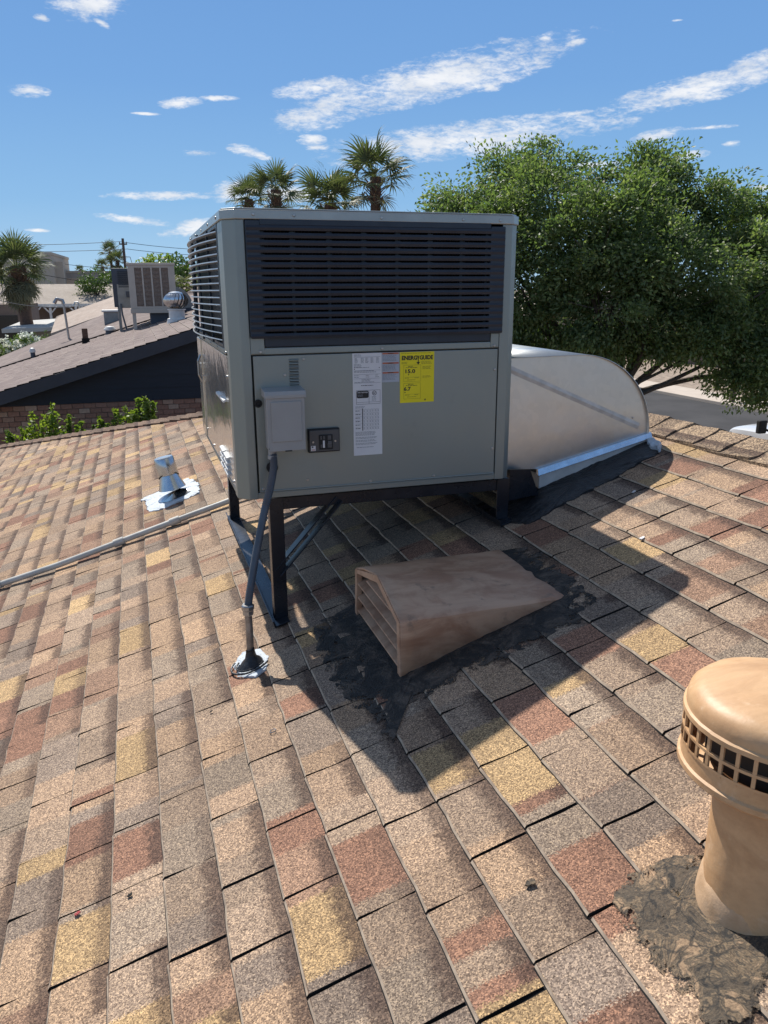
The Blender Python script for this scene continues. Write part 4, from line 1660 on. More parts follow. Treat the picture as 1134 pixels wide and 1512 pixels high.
mb.hexa([(1.590, DY0 - .022, zl(1.59, LB)), (DX1 + .012, DY0 - .022, zl(DX1 + .012, RB)), (DX1 + .012, DY0 - .001, zl(DX1 + .012, RB)), (1.590, DY0 - .001, zl(1.59, LB)),
         (1.590, DY0 - .014, zl(1.59, LT)), (DX1 + .008, DY0 - .014, zl(DX1 + .008, RT)), (DX1 + .008, DY0 - .001, zl(DX1 + .008, RT)), (1.590, DY0 - .001, zl(1.59, LT))])
mb.hexa([(DX1 - .001, DY0 - .001, zl(DX1, RB)), (DX1 + .012, DY0 - .001, zl(DX1 + .012, RB)), (DX1 + .012, DY1, zl(DX1 + .012, RB)), (DX1 - .001, DY1, zl(DX1, RB)),
         (DX1 - .001, DY0 - .001, zl(DX1, RT)), (DX1 + .008, DY0 - .001, zl(DX1 + .008, RT)), (DX1 + .008, DY1, zl(DX1 + .008, RT)), (DX1 - .001, DY1, zl(DX1, RT))])
mb.build('drip_strip', M['duct_seam'], duct, bevel=.001)
mb = MB()
mb.hexa([(1.600, DY0 - .010, zl(1.60, .0)), (DX1 + .004, DY0 - .010, zl(DX1 + .004, .0)), (DX1 + .004, DY1, zl(DX1 + .004, .0)), (1.600, DY1, zl(1.60, .0)),
         (1.600, DY0 - .010, zl(1.60, LB - .001)), (DX1 + .004, DY0 - .010, zl(DX1 + .004, RB - .001)), (DX1 + .004, DY1, zl(DX1 + .004, RB - .001)), (1.600, DY1, zl(1.60, LB - .001))])
mb.build('curb', M['curb'], duct, bevel=.003)
mb = MB()                                    # open gutter-like dark flashing under the low end
A1, A2 = (1.500, .060, -.655), (1.592, .060, -.658)
mb.add([(1.430, .095, -.716), (1.520, .095, -.722), (1.545, .16, -.765), (1.430, .16, -.730), (1.565, .095, -.835), (1.430, .095, -.850), (1.580, .16, -.842), (1.430, .16, -.855)],
       [(0, 1, 4, 5), (1, 2, 6, 4), (2, 3, 7, 6), (3, 0, 5, 7)])
fl = mb.build('low_flashing', M['stand'], duct, fix=False)
so = fl.modifiers.new('thickness', 'SOLIDIFY')
so.thickness = .003
mb = MB()
for (x, z) in ((1.44, -.50), (1.44, -.62), (2.05, -.545), (1.43, -.33)):
    mb.lathe([(0, .003), (.004, .002), (.005, 0)], 8)
    mb.v[-24:] = [(x + a, DY0 - .001 - c, z + b) for a, b, c in mb.v[-24:]]
mb.build('sheet_screw', M['screw'], duct)

# ------------------------------------------------------------------ hooded vent on the shingles
hv = thing('hooded_vent', 'low brown painted roof vent with a louvred face and sloping wedge body in the shade', 'roof vent', (.95, -.45, -1.05))
HX0, HX1, HA, HB = .685, 1.245, -.690, -.195
HC = (HA + HB) / 2 - .02


def hood_section(t):
    """cross-section (y, z) at fraction t from the louvred face to the tip"""
    x = HX0 + (HX1 - HX0) * t
    zr_ = zroof(x)
    zt = -.957 + (.006 * t)
    peak = -.892 + (zroof(HX1) + .012 + .892) * t ** .9
    zt = max(zt, zr_ + .006)
    peak = max(peak, zt + .004)
    w_ = .012 * (1 - t)
    return x, [(HA - w_, zr_ - .02), (HA, zt - .006), (HA + .008, zt + .0015), (HA + .10, zt + (peak - zt) * .50), (HC - .035, peak - .004), (HC, peak), (HC + .035, peak - .004), (HB - .10, zt + (peak - zt) * .50), (HB - .008, zt + .0015), (HB, zt - .006), (HB + w_, zr_ - .02)]


mb = MB()
N_ = 12
vs, fs = [], []
for i in range(N_ + 1):
    x, sec = hood_section(i / N_)
    for (y, z) in sec:
        z += .0035 * mnoise.noise(Vector((x * 9, y * 9, 2.0))) if 0 < i else 0
        vs.append((x, y, z))
m_ = 11
for i in range(N_):
    for k in range(m_ - 1):
        fs.append((i * m_ + k, i * m_ + k + 1, (i + 1) * m_ + k + 1, (i + 1) * m_ + k))
mb.add(vs, fs)
hood = mb.build('hood', M['vent_paint'], hv, smooth=True)
so = hood.modifiers.new('thickness', 'SOLIDIFY')
so.thickness = .008
so.offset = -1
# face: pentagonal frame round four blades
x, sec = hood_section(0)
outer = [(HA - .012, zroof(HX0) - .02), (HA, -.963), (HC, -.892), (HB, -.963), (HB + .012, zroof(HX0) - .02)]
inner = [(HA + .016, zroof(HX0) + .004), (HA + .024, -.972), (HC, -.917), (HB - .024, -.972), (HB - .016, zroof(HX0) + .004)]
mb = MB()
for k in range(4):
    a, b, c, d = outer[k], outer[k + 1], inner[k + 1], inner[k]
    x0, x1 = HX0 - .004, HX0 + .014
    mb.hexa([(x0, *a), (x0, *b), (x0, *c), (x0, *d), (x1, *a), (x1, *b), (x1, *c), (x1, *d)])
mb.box((HX0 - .003, HA - .01, zroof(HX0) - .02), (HX0 + .013, HB + .01, zroof(HX0) + .006))
mb.build('face_frame', M['vent_paint'], hv)
for k, z in enumerate((-.938, -.990, -1.042, -1.094, -1.140)):
    ya, yb = HA + .014, HB - .014
    if k == 0:
        ya, yb = HC - .130, HC + .130
    mb = MB()
    mb.prism([(HX0 - .002, ya, z - .024), (HX0 - .001, ya, z - .020), (HX0 + .040, ya, z - .002), (HX0 + .040, ya, z - .006)], (0, yb - ya, 0))
    mb.build('louvre_blade', M['vent_paint'], hv)
mb = MB()
mb.box((HX0 + .048, HA + .01, zroof(HX0) - .02), (HX0 + .053, HB - .01, -.96))
mb.build('dark_screen', M['deck'], hv)

# ------------------------------------------------------------------ tan vent pipe with its drum cap
vb = Vector((.978, -1.822, 0))
vb.z = zroof(vb.x)
vp = thing('vent_pipe', 'tan painted vent pipe with a round drum cap and cracked tar at its foot', 'vent pipe', tuple(vb))
ZT = -.637
mb = MB()
mb.lathe([(.093, -.06), (.093, .15), (.091, ZT - .14 - vb.z), (.085, ZT - .05 - vb.z)], 40, tuple(vb))
mb.build('pipe', M['pipe_paint'], vp, smooth=True)
mb = MB()
vs, fs = [], []
prof = [(.106, -.014), (.1035, .004), (.100, .022), (.097, .040), (.0915, .050)]
n = 48
for i, (r_, z) in enumerate(prof):
    for k in range(n):
        t = 2 * math.pi * k / n
        j = 1 + .10 * mnoise.noise(Vector((math.cos(t) * 3, math.sin(t) * 3, i * .8)))
        rr = .0895 + (r_ - .0895) * j * max(.05, (max(0.0, math.cos(t - 2.75)) ** 1.5))
        x, y = vb.x + rr * math.cos(t), vb.y + rr * math.sin(t)
        zz = z * (.25 + .75 * max(0.0, math.cos((t - 2.9) / 2)) ** 2) * (1 + .5 * mnoise.noise(Vector((math.cos(t) * 2.2, math.sin(t) * 2.2, 7))))
        vs.append((x, y, zroof(vb.x + rr * math.cos(t)) + .010 + zz))
for i in range(len(prof) - 1):
    for k in range(n):
        k2 = (k + 1) % n
        fs.append((i * n + k, i * n + k2, (i + 1) * n + k2, (i + 1) * n + k))
mb.add(vs, fs)
mb.build('mastic_collar', M['plaster'], vp, smooth=True)
cc = (vb.x - .004, vb.y, 0)
KC = 1.135                                   # drum radius
mb = MB()
mb.lathe([(0, ZT + .004), (.05, ZT + .003), (.09, ZT), (.122, ZT - .005), (.138, ZT - .012), (.1468, ZT - .022), (.1500, ZT - .034), (.1504, ZT - .044), (.1545, ZT - .047), (.1549, ZT - .055), (.1487, ZT - .058), (.1430, ZT - .050)], 64, cc)
for k, q in enumerate(mb.v):
    mb.v[k] = (q[0], q[1], q[2] + .0022 * mnoise.noise(Vector((q[0] * 24, q[1] * 24, 3.0))) + .0012 * mnoise.noise(Vector((q[0] * 70, q[1] * 70, 3.0))))
mb.build('cap_top', M['pipe_paint'], vp, smooth=True)
mb = MB()
mb.lathe([(0.1487, ZT - .112), (0.1515, ZT - .109), (0.1518, ZT - .136), (0.1561, ZT - .139), (0.1565, ZT - .148), (0.1510, ZT - .154), (0.1362, ZT - .156), (0.0999, ZT - .144)], 64, cc)
mb.build('cap_bottom', M['pipe_paint'], vp, smooth=True)
mb = MB()
nb_ = 36
for k in range(nb_):
    t = 2 * math.pi * (k + .3) / nb_
    c_, s_ = math.cos(t), math.sin(t)
    p = Vector((cc[0] + .1504 * c_, cc[1] + .1504 * s_, ZT - .114))
    q = Vector((p.x, p.y, ZT - .054))
    mb.bar(p, q, .0060, .004, up=(c_, s_, 0))
mb.lathe([(0.1476, ZT - .0865), (0.1530, ZT - .0865), (0.1530, ZT - .0815), (0.1476, ZT - .0815)], 64, cc)
mb.lathe([(0.1478, ZT - .111), (0.1532, ZT - .111), (0.1532, ZT - .106)], 64, cc)
g_ = mb.build('grille', M['pipe_paint'], vp)
g_['kind'] = 'stuff'
mb = MB()
mb.lathe([(0.112, ZT - .132), (0.112, ZT - .045)], 40, cc)
mb.build('inner_baffle', M['pipe_dark'], vp, smooth=True)

# ------------------------------------------------------------------ galvanised flue on the left
jb = Vector(rp(*roof_px(259, 735)))
fl_ = thing('flue_vent', 'small shiny galvanised flue with a flared skirt on a white sealed patch', 'flue', tuple(jb))
ax = Vector((-.20, .05, 1.0)).normalized()
e1 = ax.cross(Vector((0, 1, 0))).normalized()
e2 = ax.cross(e1)


def ring_at(h, r_, n=28, tilt=0.0):
    out = []
    for k in range(n):
        t = 2 * math.pi * k / n
        p = jb + ax * h + e1 * r_ * math.cos(t) + e2 * r_ * math.sin(t)
        out.append(p + ax * tilt * math.sin(t))
    return out


def rings(mb, lst, n=28, mat=None):
    vs = [p for r_ in lst for p in r_]
    fs = [(i * n + k, i * n + (k + 1) % n, (i + 1) * n + (k + 1) % n, (i + 1) * n + k) for i in range(len(lst) - 1) for k in range(n)]
    mb.add(vs, fs, mat)


mb = MB()
low = []
for k in range(28):
    t = 2 * math.pi * k / 28
    x, y = jb.x + .112 * math.cos(t), jb.y + .112 * math.sin(t)
    low.append(Vector((x, y, zroof(x) + .022)))
rings(mb, [low, ring_at(.07, .090), ring_at(.125, .070), ring_at(.165, .058)])
mb.build('skirt', M['galv'], fl_, smooth=True)
mb = MB()
rings(mb, [ring_at(.150, .067, tilt=.034), ring_at(.22, .067), ring_at(.275, .064), ring_at(.282, .058), ring_at(.280, .002)])
sk = mb.build('hood', M['galv'], fl_, smooth=True)
mb = MB()
rings(mb, [ring_at(.10, .054), ring_at(.24, .054)])
mb.build('pipe', M['galv'], fl_, smooth=True)

# ------------------------------------------------------------------ drain pipe across the shingles
pa = [roof_px(-40, 884), roof_px(0, 872), roof_px(90, 842), roof_px(180, 808), roof_px(262, 777), roof_px(340, 748)]
pa[0] = (XE / CT + .02, pa[1][1] + (pa[1][1] - pa[3][1]) / (pa[3][0] - pa[1][0]) * (pa[1][0] - XE / CT))
pts = [Vector(rp(u, v, .036)) for u, v in pa]
end = pts[-1] + (pts[-1] - pts[-2]).normalized() * .35
mb = MB()
mb.tube([pts[0], pts[1], pts[2], pts[3], pts[4], pts[5], end], .0175, 12)
dp = thing('drain_pipe', 'thin white plastic drain pipe lying across the shingles to the rooftop unit', 'pipe', tuple(pts[2]))
mb.build('pipe', M['pvc'], dp, smooth=True)
mb = MB()
mb.tube([end - (end - pts[-1]).normalized() * .02, end + (end - pts[-1]).normalized() * .03], .021, 12)
mb.tube([end, end + Vector((0, 0, .30))], .0165, 12)
mb.build('riser', M['pvc'], dp, smooth=True)
for k in (1, 3, 4):
    mb = MB()
    c = pts[k]
    d = (pts[k + 1] - pts[k]).normalized() if k < 5 else Vector((1, 0, 0))
    mb.tube([c - d * .03, c + d * .03], .0235, 12)
    mb.build('coupling', M['pvc'], dp, smooth=True)

# ------------------------------------------------------------------ small litter on the slope


def litter(name, px, label, cat, mat, kind, size):
    u, v = roof_px(*px)
    p = Vector(rp(u, v, .013))
    mb = MB()
    if kind == 'ring':
        ring = [p + Vector((size * math.cos(t), size * .9 * math.sin(t), TAN * size * math.cos(t))) for t in np.linspace(0, 2 * math.pi, 17)]
        mb.tube(ring, size * .16, 6)
    else:
        for q in range(2):
            a = [Vector((random.uniform(.5, 1) * size * math.cos(t), random.uniform(.5, 1) * size * math.sin(t), 0)) for t in np.linspace(0, 5.3, 6)]
            mb.prism([p + k + Vector((q * size * .7, 0, TAN * k.x + q * .002)) for k in a], (0, 0, size * .35))
    o = mb.build(name, mat, None, loc=tuple(p))
    tag(o, label, cat)


litter('washer', (405, 1084), 'small pale metal washer lying on the shingles below the conduit', 'washer', M['zinc'], 'ring', .0085)
litter('paper_scrap', (948, 800), 'larger white chip lying in the sun at the shadow edge beside the duct', 'litter', M['paper'], 'chip', .009)
litter('paper_scrap', (936, 731), 'smaller white chip lying in the shadow of the curved duct', 'litter', M['paper'], 'chip', .007)
litter('petal', (116, 1356), 'fallen red petal on the bare shingles', 'petal', M['red_leaf'], 'chip', .007)
litter('tar_crumb', (783, 1312), 'grey crumb of tar on a yellow shingle near the bottom edge', 'litter', M['tar_old'], 'chip', .010)
litter('tar_crumb', (194, 1328), 'little black crumb on a tan shingle near the bottom edge', 'litter', M['deck'], 'chip', .006)
litter('tar_crumb', (313, 1056), 'little black crumb on a tan shingle left of the washer', 'litter', M['deck'], 'chip', .005)

# ================================================================== THE NEIGHBOUR ON THE LEFT
NY = 11.0
nbz0, nbs = -.880, .298


def nbz(x):
    return nbz0 + nbs * x


nbN, nbD = np.array([-nbs, 0, 1.0]), nbz0


def nb_px(px, py):
    return on_plane(px, py, nbN, nbD)


NXE, NXR, NYB = -6.2, 3.0, 26.0
nb = thing('house', 'neighbouring house with black gable siding over red brick and a brown shingled roof', 'house', (-1, 18, ZG))
NXW = 7.4
YST = 19.2                                   # where the roof steps to the rear section
mb = MB()
mb.hexa([(NXE, NY - .32, nbz(NXE) - .10), (NXR, NY - .32, nbz(NXR) - .10), (NXR, YST, nbz(NXR) - .10), (NXE, YST, nbz(NXE) - .10),
         (NXE, NY - .32, nbz(NXE)), (NXR, NY - .32, nbz(NXR)), (NXR, YST, nbz(NXR)), (NXE, YST, nbz(NXE))])
mb.hexa([(NXR, NY - .32, nbz(NXR) - .10), (NXW, NY - .32, nbz(2 * NXR - NXW) - .1), (NXW, NYB, nbz(2 * NXR - NXW) - .1), (NXR, NYB, nbz(NXR) - .10),
         (NXR, NY - .32, nbz(NXR)), (NXW, NY - .32, nbz(2 * NXR - NXW)), (NXW, NYB, nbz(2 * NXR - NXW)), (NXR, NYB, nbz(NXR))])
nroof = mb.build('roof', M['deck'], nb)
# individual tabs, joined: they are only a few pixels each
rs = random.Random(21)
mbs = MB()
mbs.mats = [M['nb_shingle'], pm('pale_shingle_edge', (0.50, 0.42, 0.36), rough=.9), M['deck']]
nth = math.atan(nbs)
nc, ns_ = math.cos(nth), math.sin(nth)
e2_ = .19
i = 0
u = NXE / nc
while u < NXR / nc - .1:
    v = NY - .30 + (i * .37) % .5 - .5
    while v < YST:
        wd = rs.uniform(.42, .6)
        vs, fs, mi = tab_verts(wd, rng=rs, ln=e2_ + .02, thick=.019, jag=.004)
        base = len(mbs.v)
        for (a, b, h) in vs:
            uu = u + a
            yy = min(max(v + b, NY - .34), YST - .02)
            mbs.v.append((uu * nc - h * ns_, yy, nbz0 + uu * ns_ + h * nc))
        for f, q in zip(fs, mi):
            mbs.f.append(tuple(k + base for k in f))
            mbs.mi.append(q)
        v += wd
    u += e2_
    i += 1
o = mbs.build('shingle_courses', None, nroof)
o['kind'] = 'stuff'
# rear section climbs gently to its own rake
ra, rb = at_y(40, 510.5, NYB), at_y(166, 459, NYB)
rsl = (rb[2] - ra[2]) / (rb[0] - ra[0])
rz = lambda x: ra[2] + rsl * (x - ra[0])
mb = MB()
nx_, ny_ = 24, 16
vs, fs = [], []
for j in range(ny_ + 1):
    t = j / ny_
    for k in range(nx_ + 1):
        x = NXE + (NXR - NXE) * k / nx_
        z = (nbz(x) + .05) * (1 - t) + min(rz(x), .9) * t
        vs.append((x, YST + (NYB - YST) * t, z))
for j in range(ny_):
    for k in range(nx_):
        a = j * (nx_ + 1) + k
        fs.append((a, a + 1, a + nx_ + 2, a + nx_ + 1))
mb.add(vs, fs)
o = mb.build('rear_roof', M['nb_shingle'], nb)
so = o.modifiers.new('thickness', 'SOLIDIFY')
so.thickness = .05
so.offset = -1
mb = MB()
mb.bar((NXE, YST - .01, nbz(NXE) + .02), (NXR, YST - .01, nbz(NXR) + .02), .02, .035)
mb.build('roof_step', M['deck'], nb)
# fascia, siding planks, brick wall
mb = MB()
mb.hexa([(NXE, NY - .35, nbz(NXE) - .20), (NXR, NY - .35, nbz(NXR) - .20), (NXR, NY - .322, nbz(NXR) - .20), (NXE, NY - .322, nbz(NXE) - .20),
         (NXE, NY - .35, nbz(NXE) - .005), (NXR, NY - .35, nbz(NXR) - .005), (NXR, NY - .322, nbz(NXR) - .005), (NXE, NY - .322, nbz(NXE) - .005)])
mb.build('fascia', M['navy_fascia'], nb)
ZBT = -1.775                                  # top of the brick
mb = MB()
mb.add([(NXE, NY - .322, nbz(NXE) - .12), (NXR, NY - .322, nbz(NXR) - .12), (NXR, NY, nbz(NXR) - .12), (NXE, NY, nbz(NXE) - .12)], [(0, 1, 2, 3)])
mb.build('soffit', M['navy_fascia'], nb)
z = ZBT
while z < nbz(NXR):
    x0 = max(NXE, (z + .0 - nbz0) / nbs)
    h = .205
    mb = MB()
    xa = max((z - nbz0) / nbs, NXE)
    xb = max((z + h - nbz0) / nbs, NXE)
    mb.hexa([(xa, NY - .020, z), (NXR, NY - .020, z), (NXR, NY, z), (xa, NY, z), (xb, NY - .006, z + h + .002), (NXR, NY - .006, z + h + .002), (NXR, NY, z + h + .002), (xb, NY, z + h + .002)])
    if xa < NXR - .6:
        mb.build('siding_plank', M['navy_siding'], nb)
    z += h
mb = MB()
mb.box((-5.7, NY + .012, ZG), (7, NY + .20, ZBT + .01))
mb.box((-5.7, NY + .20, ZG), (-5.5, NYB - .4, -2.7))
mb.box((6.8, NY + .2, ZG), (7.0, NYB - .4, -2.4))
mb.add([(-3.0, NY + .03, ZBT), (NXW, NY + .03, ZBT), (NXW - .3, NY + .03, nbz(2 * NXR - NXW) - .05), (NXR, NY + .03, nbz(NXR) - .11)], [(0, 1, 2, 3)])
wall = mb.build('wall', M['mortar'], nb)
bp_, bh = .180, .0835
rb_ = random.Random(4)
brick_me = []
for q in range(6):
    b_ = MB()
    j = [rb_.uniform(-.004, .004) for _ in range(8)]
    L_, H_ = bp_ - .012, bh - .011
    b_.hexa([(j[0], 0, j[1]), (L_ + j[2], 0, j[3]), (L_, .06, 0), (0, .06, 0), (j[4], 0 + abs(j[5]), H_ + j[6]), (L_ + j[7], 0, H_), (L_, .06, H_), (0, .06, H_)])
    me = bpy.data.meshes.new('brick')
    me.from_pydata(b_.v, [], b_.f)
    me.materials.append(M['brick'])
    brick_me.append(me)
cand = []
for r_ in range(30):
    z = ZBT - (r_ + 1) * bh
    for c_ in range(-30, 66):
        x = c_ * bp_ + (bp_ / 2 if r_ % 2 else 0)
        if -5.6 < x < 6.8:
            p = proj((x + bp_ / 2, NY, z + bh / 2))
            vis = p and -8 < p[0] < 310 and p[1] < 672 - .12 * p[0]
            cand.append((not vis, abs(x + .7), x, z))
cand.sort()
rest = MB()
for k, (nv, _, x, z) in enumerate(cand):
    if not nv and k < 300:
        o = bpy.data.objects.new('brick', brick_me[rb_.randrange(6)])
        COL.objects.link(o)
        o.parent = wall
        o.location = (x, NY - rb_.uniform(0, .006), z)
    else:
        b_ = brick_me[rb_.randrange(6)]
        rest.add([(v.co.x + x, v.co.y + NY, v.co.z + z) for v in b_.vertices], [tuple(p.vertices) for p in b_.polygons])
o = rest.build('brick_courses', M['brick'], wall)
o['kind'] = 'stuff'

# ---- what stands on that roof
# evaporative cooler
cb = nb_px(193, 490)
YC = cb[1]
c0, c1 = at_y(187, 388, YC), at_y(250, 462, YC)
CW, CH = 1.04, c0[2] - c1[2]
cx0, cz1, cz0 = c0[0], c0[2], c1[2]
ec = thing('evaporative_cooler', 'square beige evaporative cooler with four brown pads on the brown roof', 'evaporative cooler', (cx0 + CW / 2, YC + .4, cz0))
mb = MB()
mb.box((cx0 - .02, YC - .02, cz1 - .05), (cx0 + CW + .02, YC + .92, cz1))
mb.box((cx0 - .01, YC - .015, cz0), (cx0 + CW + .01, YC + .91, cz0 + .10))
for x in (cx0, cx0 + CW - .12):
    mb.box((x, YC, cz0 + .1), (x + .12, YC + .05, cz1 - .05))
    mb.box((x, YC + .84, cz0 + .1), (x + .12, YC + .89, cz1 - .05))
mb.build('casing', M['cool_beige'], ec, bevel=.006)
mb = MB()
mb.box((cx0 + .02, YC + .05, cz0 + .1), (cx0 + CW - .02, YC + .84, cz1 - .05))
mb.build('inner_box', M['cool_beige'], ec)
pw = (CW - .24) / 4
for k in range(4):
    x = cx0 + .12 + k * pw
    mb = MB()
    mb.box((x + .018, YC + .012, cz0 + .155), (x + pw - .018, YC + .049, cz1 - .105))
    pd_ = mb.build('pad', M['cool_pad'], ec)
    mb = MB()
    for q in range(9):
        z = cz0 + .18 + q * (CH - .28) / 8.6
        mb.prism([(x + .018, YC + .004, z), (x + .018, YC + .0, z + .012), (x + .018, YC + .0115, z + .016)], (pw - .036, 0, 0))
    o = mb.build('pad_louvre', M['cool_pad'], pd_)
    o['kind'] = 'stuff'
mb = MB()
for k in range(5):
    x = cx0 + .12 + k * pw - (.0 if k else -.009) - (.009 if k == 4 else 0)
    mb.box((x - .017, YC - .004, cz0 + .10), (x + .017, YC + .0495, cz1 - .05))
for z0_, z1_ in ((cz0 + .101, cz0 + .154), (cz1 - .104, cz1 - .051)):
    mb.box((cx0 + .121, YC + .002, z0_), (cx0 + CW - .121, YC + .0485, z1_))
o = mb.build('pad_frame', M['cool_beige'], ec)
for x in (cx0 + .06, cx0 + CW - .06):
    for y in (YC + .05, YC + .84):
        mb = MB()
        mb.box((x - .04, y - .03, nbz(x) + .012), (x + .04, y + .03, cz0 + .001))
        mb.build('leg', M['cool_beige'], ec)
# sheet metal plenum under the cooler
mb = MB()
px0, px1 = cx0 + .42, cx0 + CW - .06
mb.hexa([(px0, YC + .12, nbz(px0)), (px1, YC + .12, nbz(px1)), (px1, YC + .75, nbz(px1)), (px0, YC + .75, nbz(px0)), (px0, YC + .12, cz0 - .002), (px1, YC + .12, cz0 - .002), (px1, YC + .75, cz0 - .002), (px0, YC + .75, cz0 - .002)])
mb.build('plenum', M['hp_navy'], ec, bevel=.004)

# packaged unit beside it
YH_ = YC + 1.6
h0, h1 = at_y(163.5, 396, YH_), at_y(172, 455, YH_)
hx0, hz1, hz0 = h0[0], h0[2], h1[2]
hu = thing('heat_pump', 'dark blue grey air conditioner with a grey panel behind the beige evaporative cooler', 'air conditioner', (hx0 + .5, YH_ + .4, hz0))
mb = MB()
mb.box((hx0, YH_, hz0 + .02), (hx0 + 1.0, YH_ + .9, hz1))
mb.build('casing', M['hp_navy'], hu, bevel=.008)
mb = MB()
mb.box((hx0 + .10, YH_ - .02, hz0), (hx0 + .98, YH_ - .001, hz0 + (hz1 - hz0) * .60))
mb.build('service_panel', M['hp_grey'], hu, bevel=.004)
mb = MB()
for q in range(9):
    z = hz1 - .08 - q * .045
    mb.box((hx0 + .14, YH_ - .025, z - .012), (hx0 + .96, YH_ - .001, z + .012))
o = mb.build('coil_guard', M['grille'], hu)
o['kind'] = 'stuff'
mb = MB()
mb.box((hx0 + .30, YH_ - .07, hz0 + .26), (hx0 + .50, YH_ - .021, hz0 + .40))
mb.build('disconnect_box', M['hp_navy'], hu, bevel=.004)
for x in (hx0 + .10, hx0 + .92):
    for y in (YH_ + .05, YH_ + .82):
        mb = MB()
        mb.box((x - .03, y - .03, nbz(x) + .012), (x + .03, y + .03, hz0 + .019))
        mb.build('leg', M['hp_grey'], hu)
mb = MB()
mb.tube([(hx0 + .16, YH_ - .04, hz0 + .1), (hx0 + .17, YH_ - .10, hz0 - .15), (hx0 + .24, YH_ - .18, nbz(hx0 + .24) + .01)], .022, 8)
mb.build('conduit', M['conduit'], hu)

# elbow duct from the cooler, turbine, small roof vents
YD = YC + .9
d0 = at_y(250, 425, YD)
ed = thing('duct_elbow', 'grey curved duct behind the beige evaporative cooler', 'duct', (d0[0] + .4, YD, d0[2] - .4))
zt_ = d0[2] + .02
pr = [(d0[0] - .3, zt_)]
for k in range(9):
    t = R(90 - 90 * k / 8)
    pr.append((d0[0] + .12 + .42 * math.cos(t), zt_ - .50 + .50 * math.sin(t)))
pr += [(d0[0] + .54, nbz(d0[0] + .54)), (d0[0] - .3, nbz(d0[0] - .3))]
mb = MB()
mb.prism([(x, YD, z) for x, z in pr], (0, .6, 0))
mb.build('elbow', M['hp_grey'], ed, bevel=.004)
mb = MB()
mb.box((d0[0] - .26, YD - .05, nbz(d0[0] - .3)), (d0[0] + .62, YD - .002, nbz(d0[0] + .62) + .03))
mb.build('base_flashing', M['hp_navy'], ed)

tb = nb_px(262, 474)
tv = thing('turbine_vent', 'silver ball shaped turbine vent at the right of the beige cooler', 'turbine vent', tuple(tb))
tbs = (tb[0], tb[1], tb[2])
mb = MB()
mb.lathe([(.22, -.08), (.20, .05), (.165, .06), (.165, .22), (.19, .23), (.19, .25)], 24, tbs)
mb.build('base', M['white_metal'], tv, smooth=True)
mb = MB()
for k in range(18):
    a0 = 2 * math.pi * k / 18
    vs = []
    for i in range(9):
        ph = -1.0 + 2.05 * i / 8
        r_ = .245 * math.cos(ph * .95) + .015
        z = .42 + .17 * math.sin(ph)
        for da, rr in ((0, 1.0), (.30, .90)):
            vs.append((tb[0] + r_ * rr * math.cos(a0 + da + ph * .25), tb[1] + r_ * rr * math.sin(a0 + da + ph * .25), tb[2] + z))
    mb.add(vs, [(2 * i, 2 * i + 1, 2 * i + 3, 2 * i + 2) for i in range(8)])
o = mb.build('blade', M['galv'], tv, smooth=True, fix=False)
o['kind'] = 'stuff'
mb = MB()
mb.lathe([(.16, .555), (.14, .585), (.06, .605), (0, .61)], 24, tbs)
mb.build('crown_plate', M['galv'], tv, smooth=True)
mb = MB()
mb.lathe([(.12, .26), (.12, .55)], 16, tbs)
mb.build('core', M['pipe_dark'], tv)


def nb_surf(px, py):
    r = ray(px, py)
    for k in range(600):
        p = CAM + r * (12 + k * .05)
        if p[1] < YST:
            z = nbz(p[0])
        else:
            t = min(1, (p[1] - YST) / (NYB - YST))
            z = (nbz(p[0]) + .05) * (1 - t) + rz(p[0]) * t
        if p[2] <= z:
            return p
    return p


def small_vent(px, py, kind, label, cat, h, r_):
    b = nb_surf(px, py)
    t = thing(cat.replace(' ', '_'), label, cat, tuple(b))
    b = tuple(b)
    if kind == 'dome':
        mb = MB()
        mb.lathe([(r_ * .8, -.05), (r_ * .75, h * .5)], 14, b)
        mb.build('stub', M['hp_navy'], t)
        mb = MB()
        mb.lathe([(r_, h * .45), (r_ * 1.02, h * .6), (r_ * .7, h * .9), (0, h)], 16, b)
        mb.build('cap', M['white_metal'], t, smooth=True)
    elif kind == 'square':
        mb = MB()
        mb.box((b[0] - r_, b[1] - r_, b[2] - .05), (b[0] + r_, b[1] + r_, b[2] + h))
        mb.build('stack', M['palm_trunk'], t, bevel=.01)
        mb = MB()
        mb.box((b[0] - r_ * 1.3, b[1] - r_ * 1.3, b[2] - .05), (b[0] + r_ * 1.3, b[1] + r_ * 1.3, b[2] + h * .35))
        mb.build('boot', M['deck'], t)
    elif kind == 'mast':
        mb = MB()
        mb.tube([(b[0], b[1], b[2] - .05), (b[0] - .04, b[1], b[2] + h)], r_, 10)
        mb.build('mast', M['zinc'], t, smooth=True)
        mb = MB()
        mb.tube([(b[0] - .04, b[1], b[2] + h), (b[0] - .06, b[1], b[2] + h + .10), (b[0] - .20, b[1], b[2] + h + .14), (b[0] - .28, b[1], b[2] + h + .02)], r_ * 1.7, 10)
        mb.build('weatherhead', M['zinc'], t, smooth=True)
    elif kind == 'box':
        mb = MB()
        mb.box((b[0] - r_, b[1] - r_, b[2] - .1), (b[0] + r_, b[1] + r_, b[2] + h))
        mb.build('curb', M['hp_grey'], t, bevel=.01)
        mb = MB()
        mb.box((b[0] - r_ * 1.25, b[1] - r_ * 1.25, b[2] + h + .001), (b[0] + r_ * 1.25, b[1] + r_ * 1.25, b[2] + h + .06))
        mb.build('lid', M['white_metal'], t, bevel=.015)
    return t


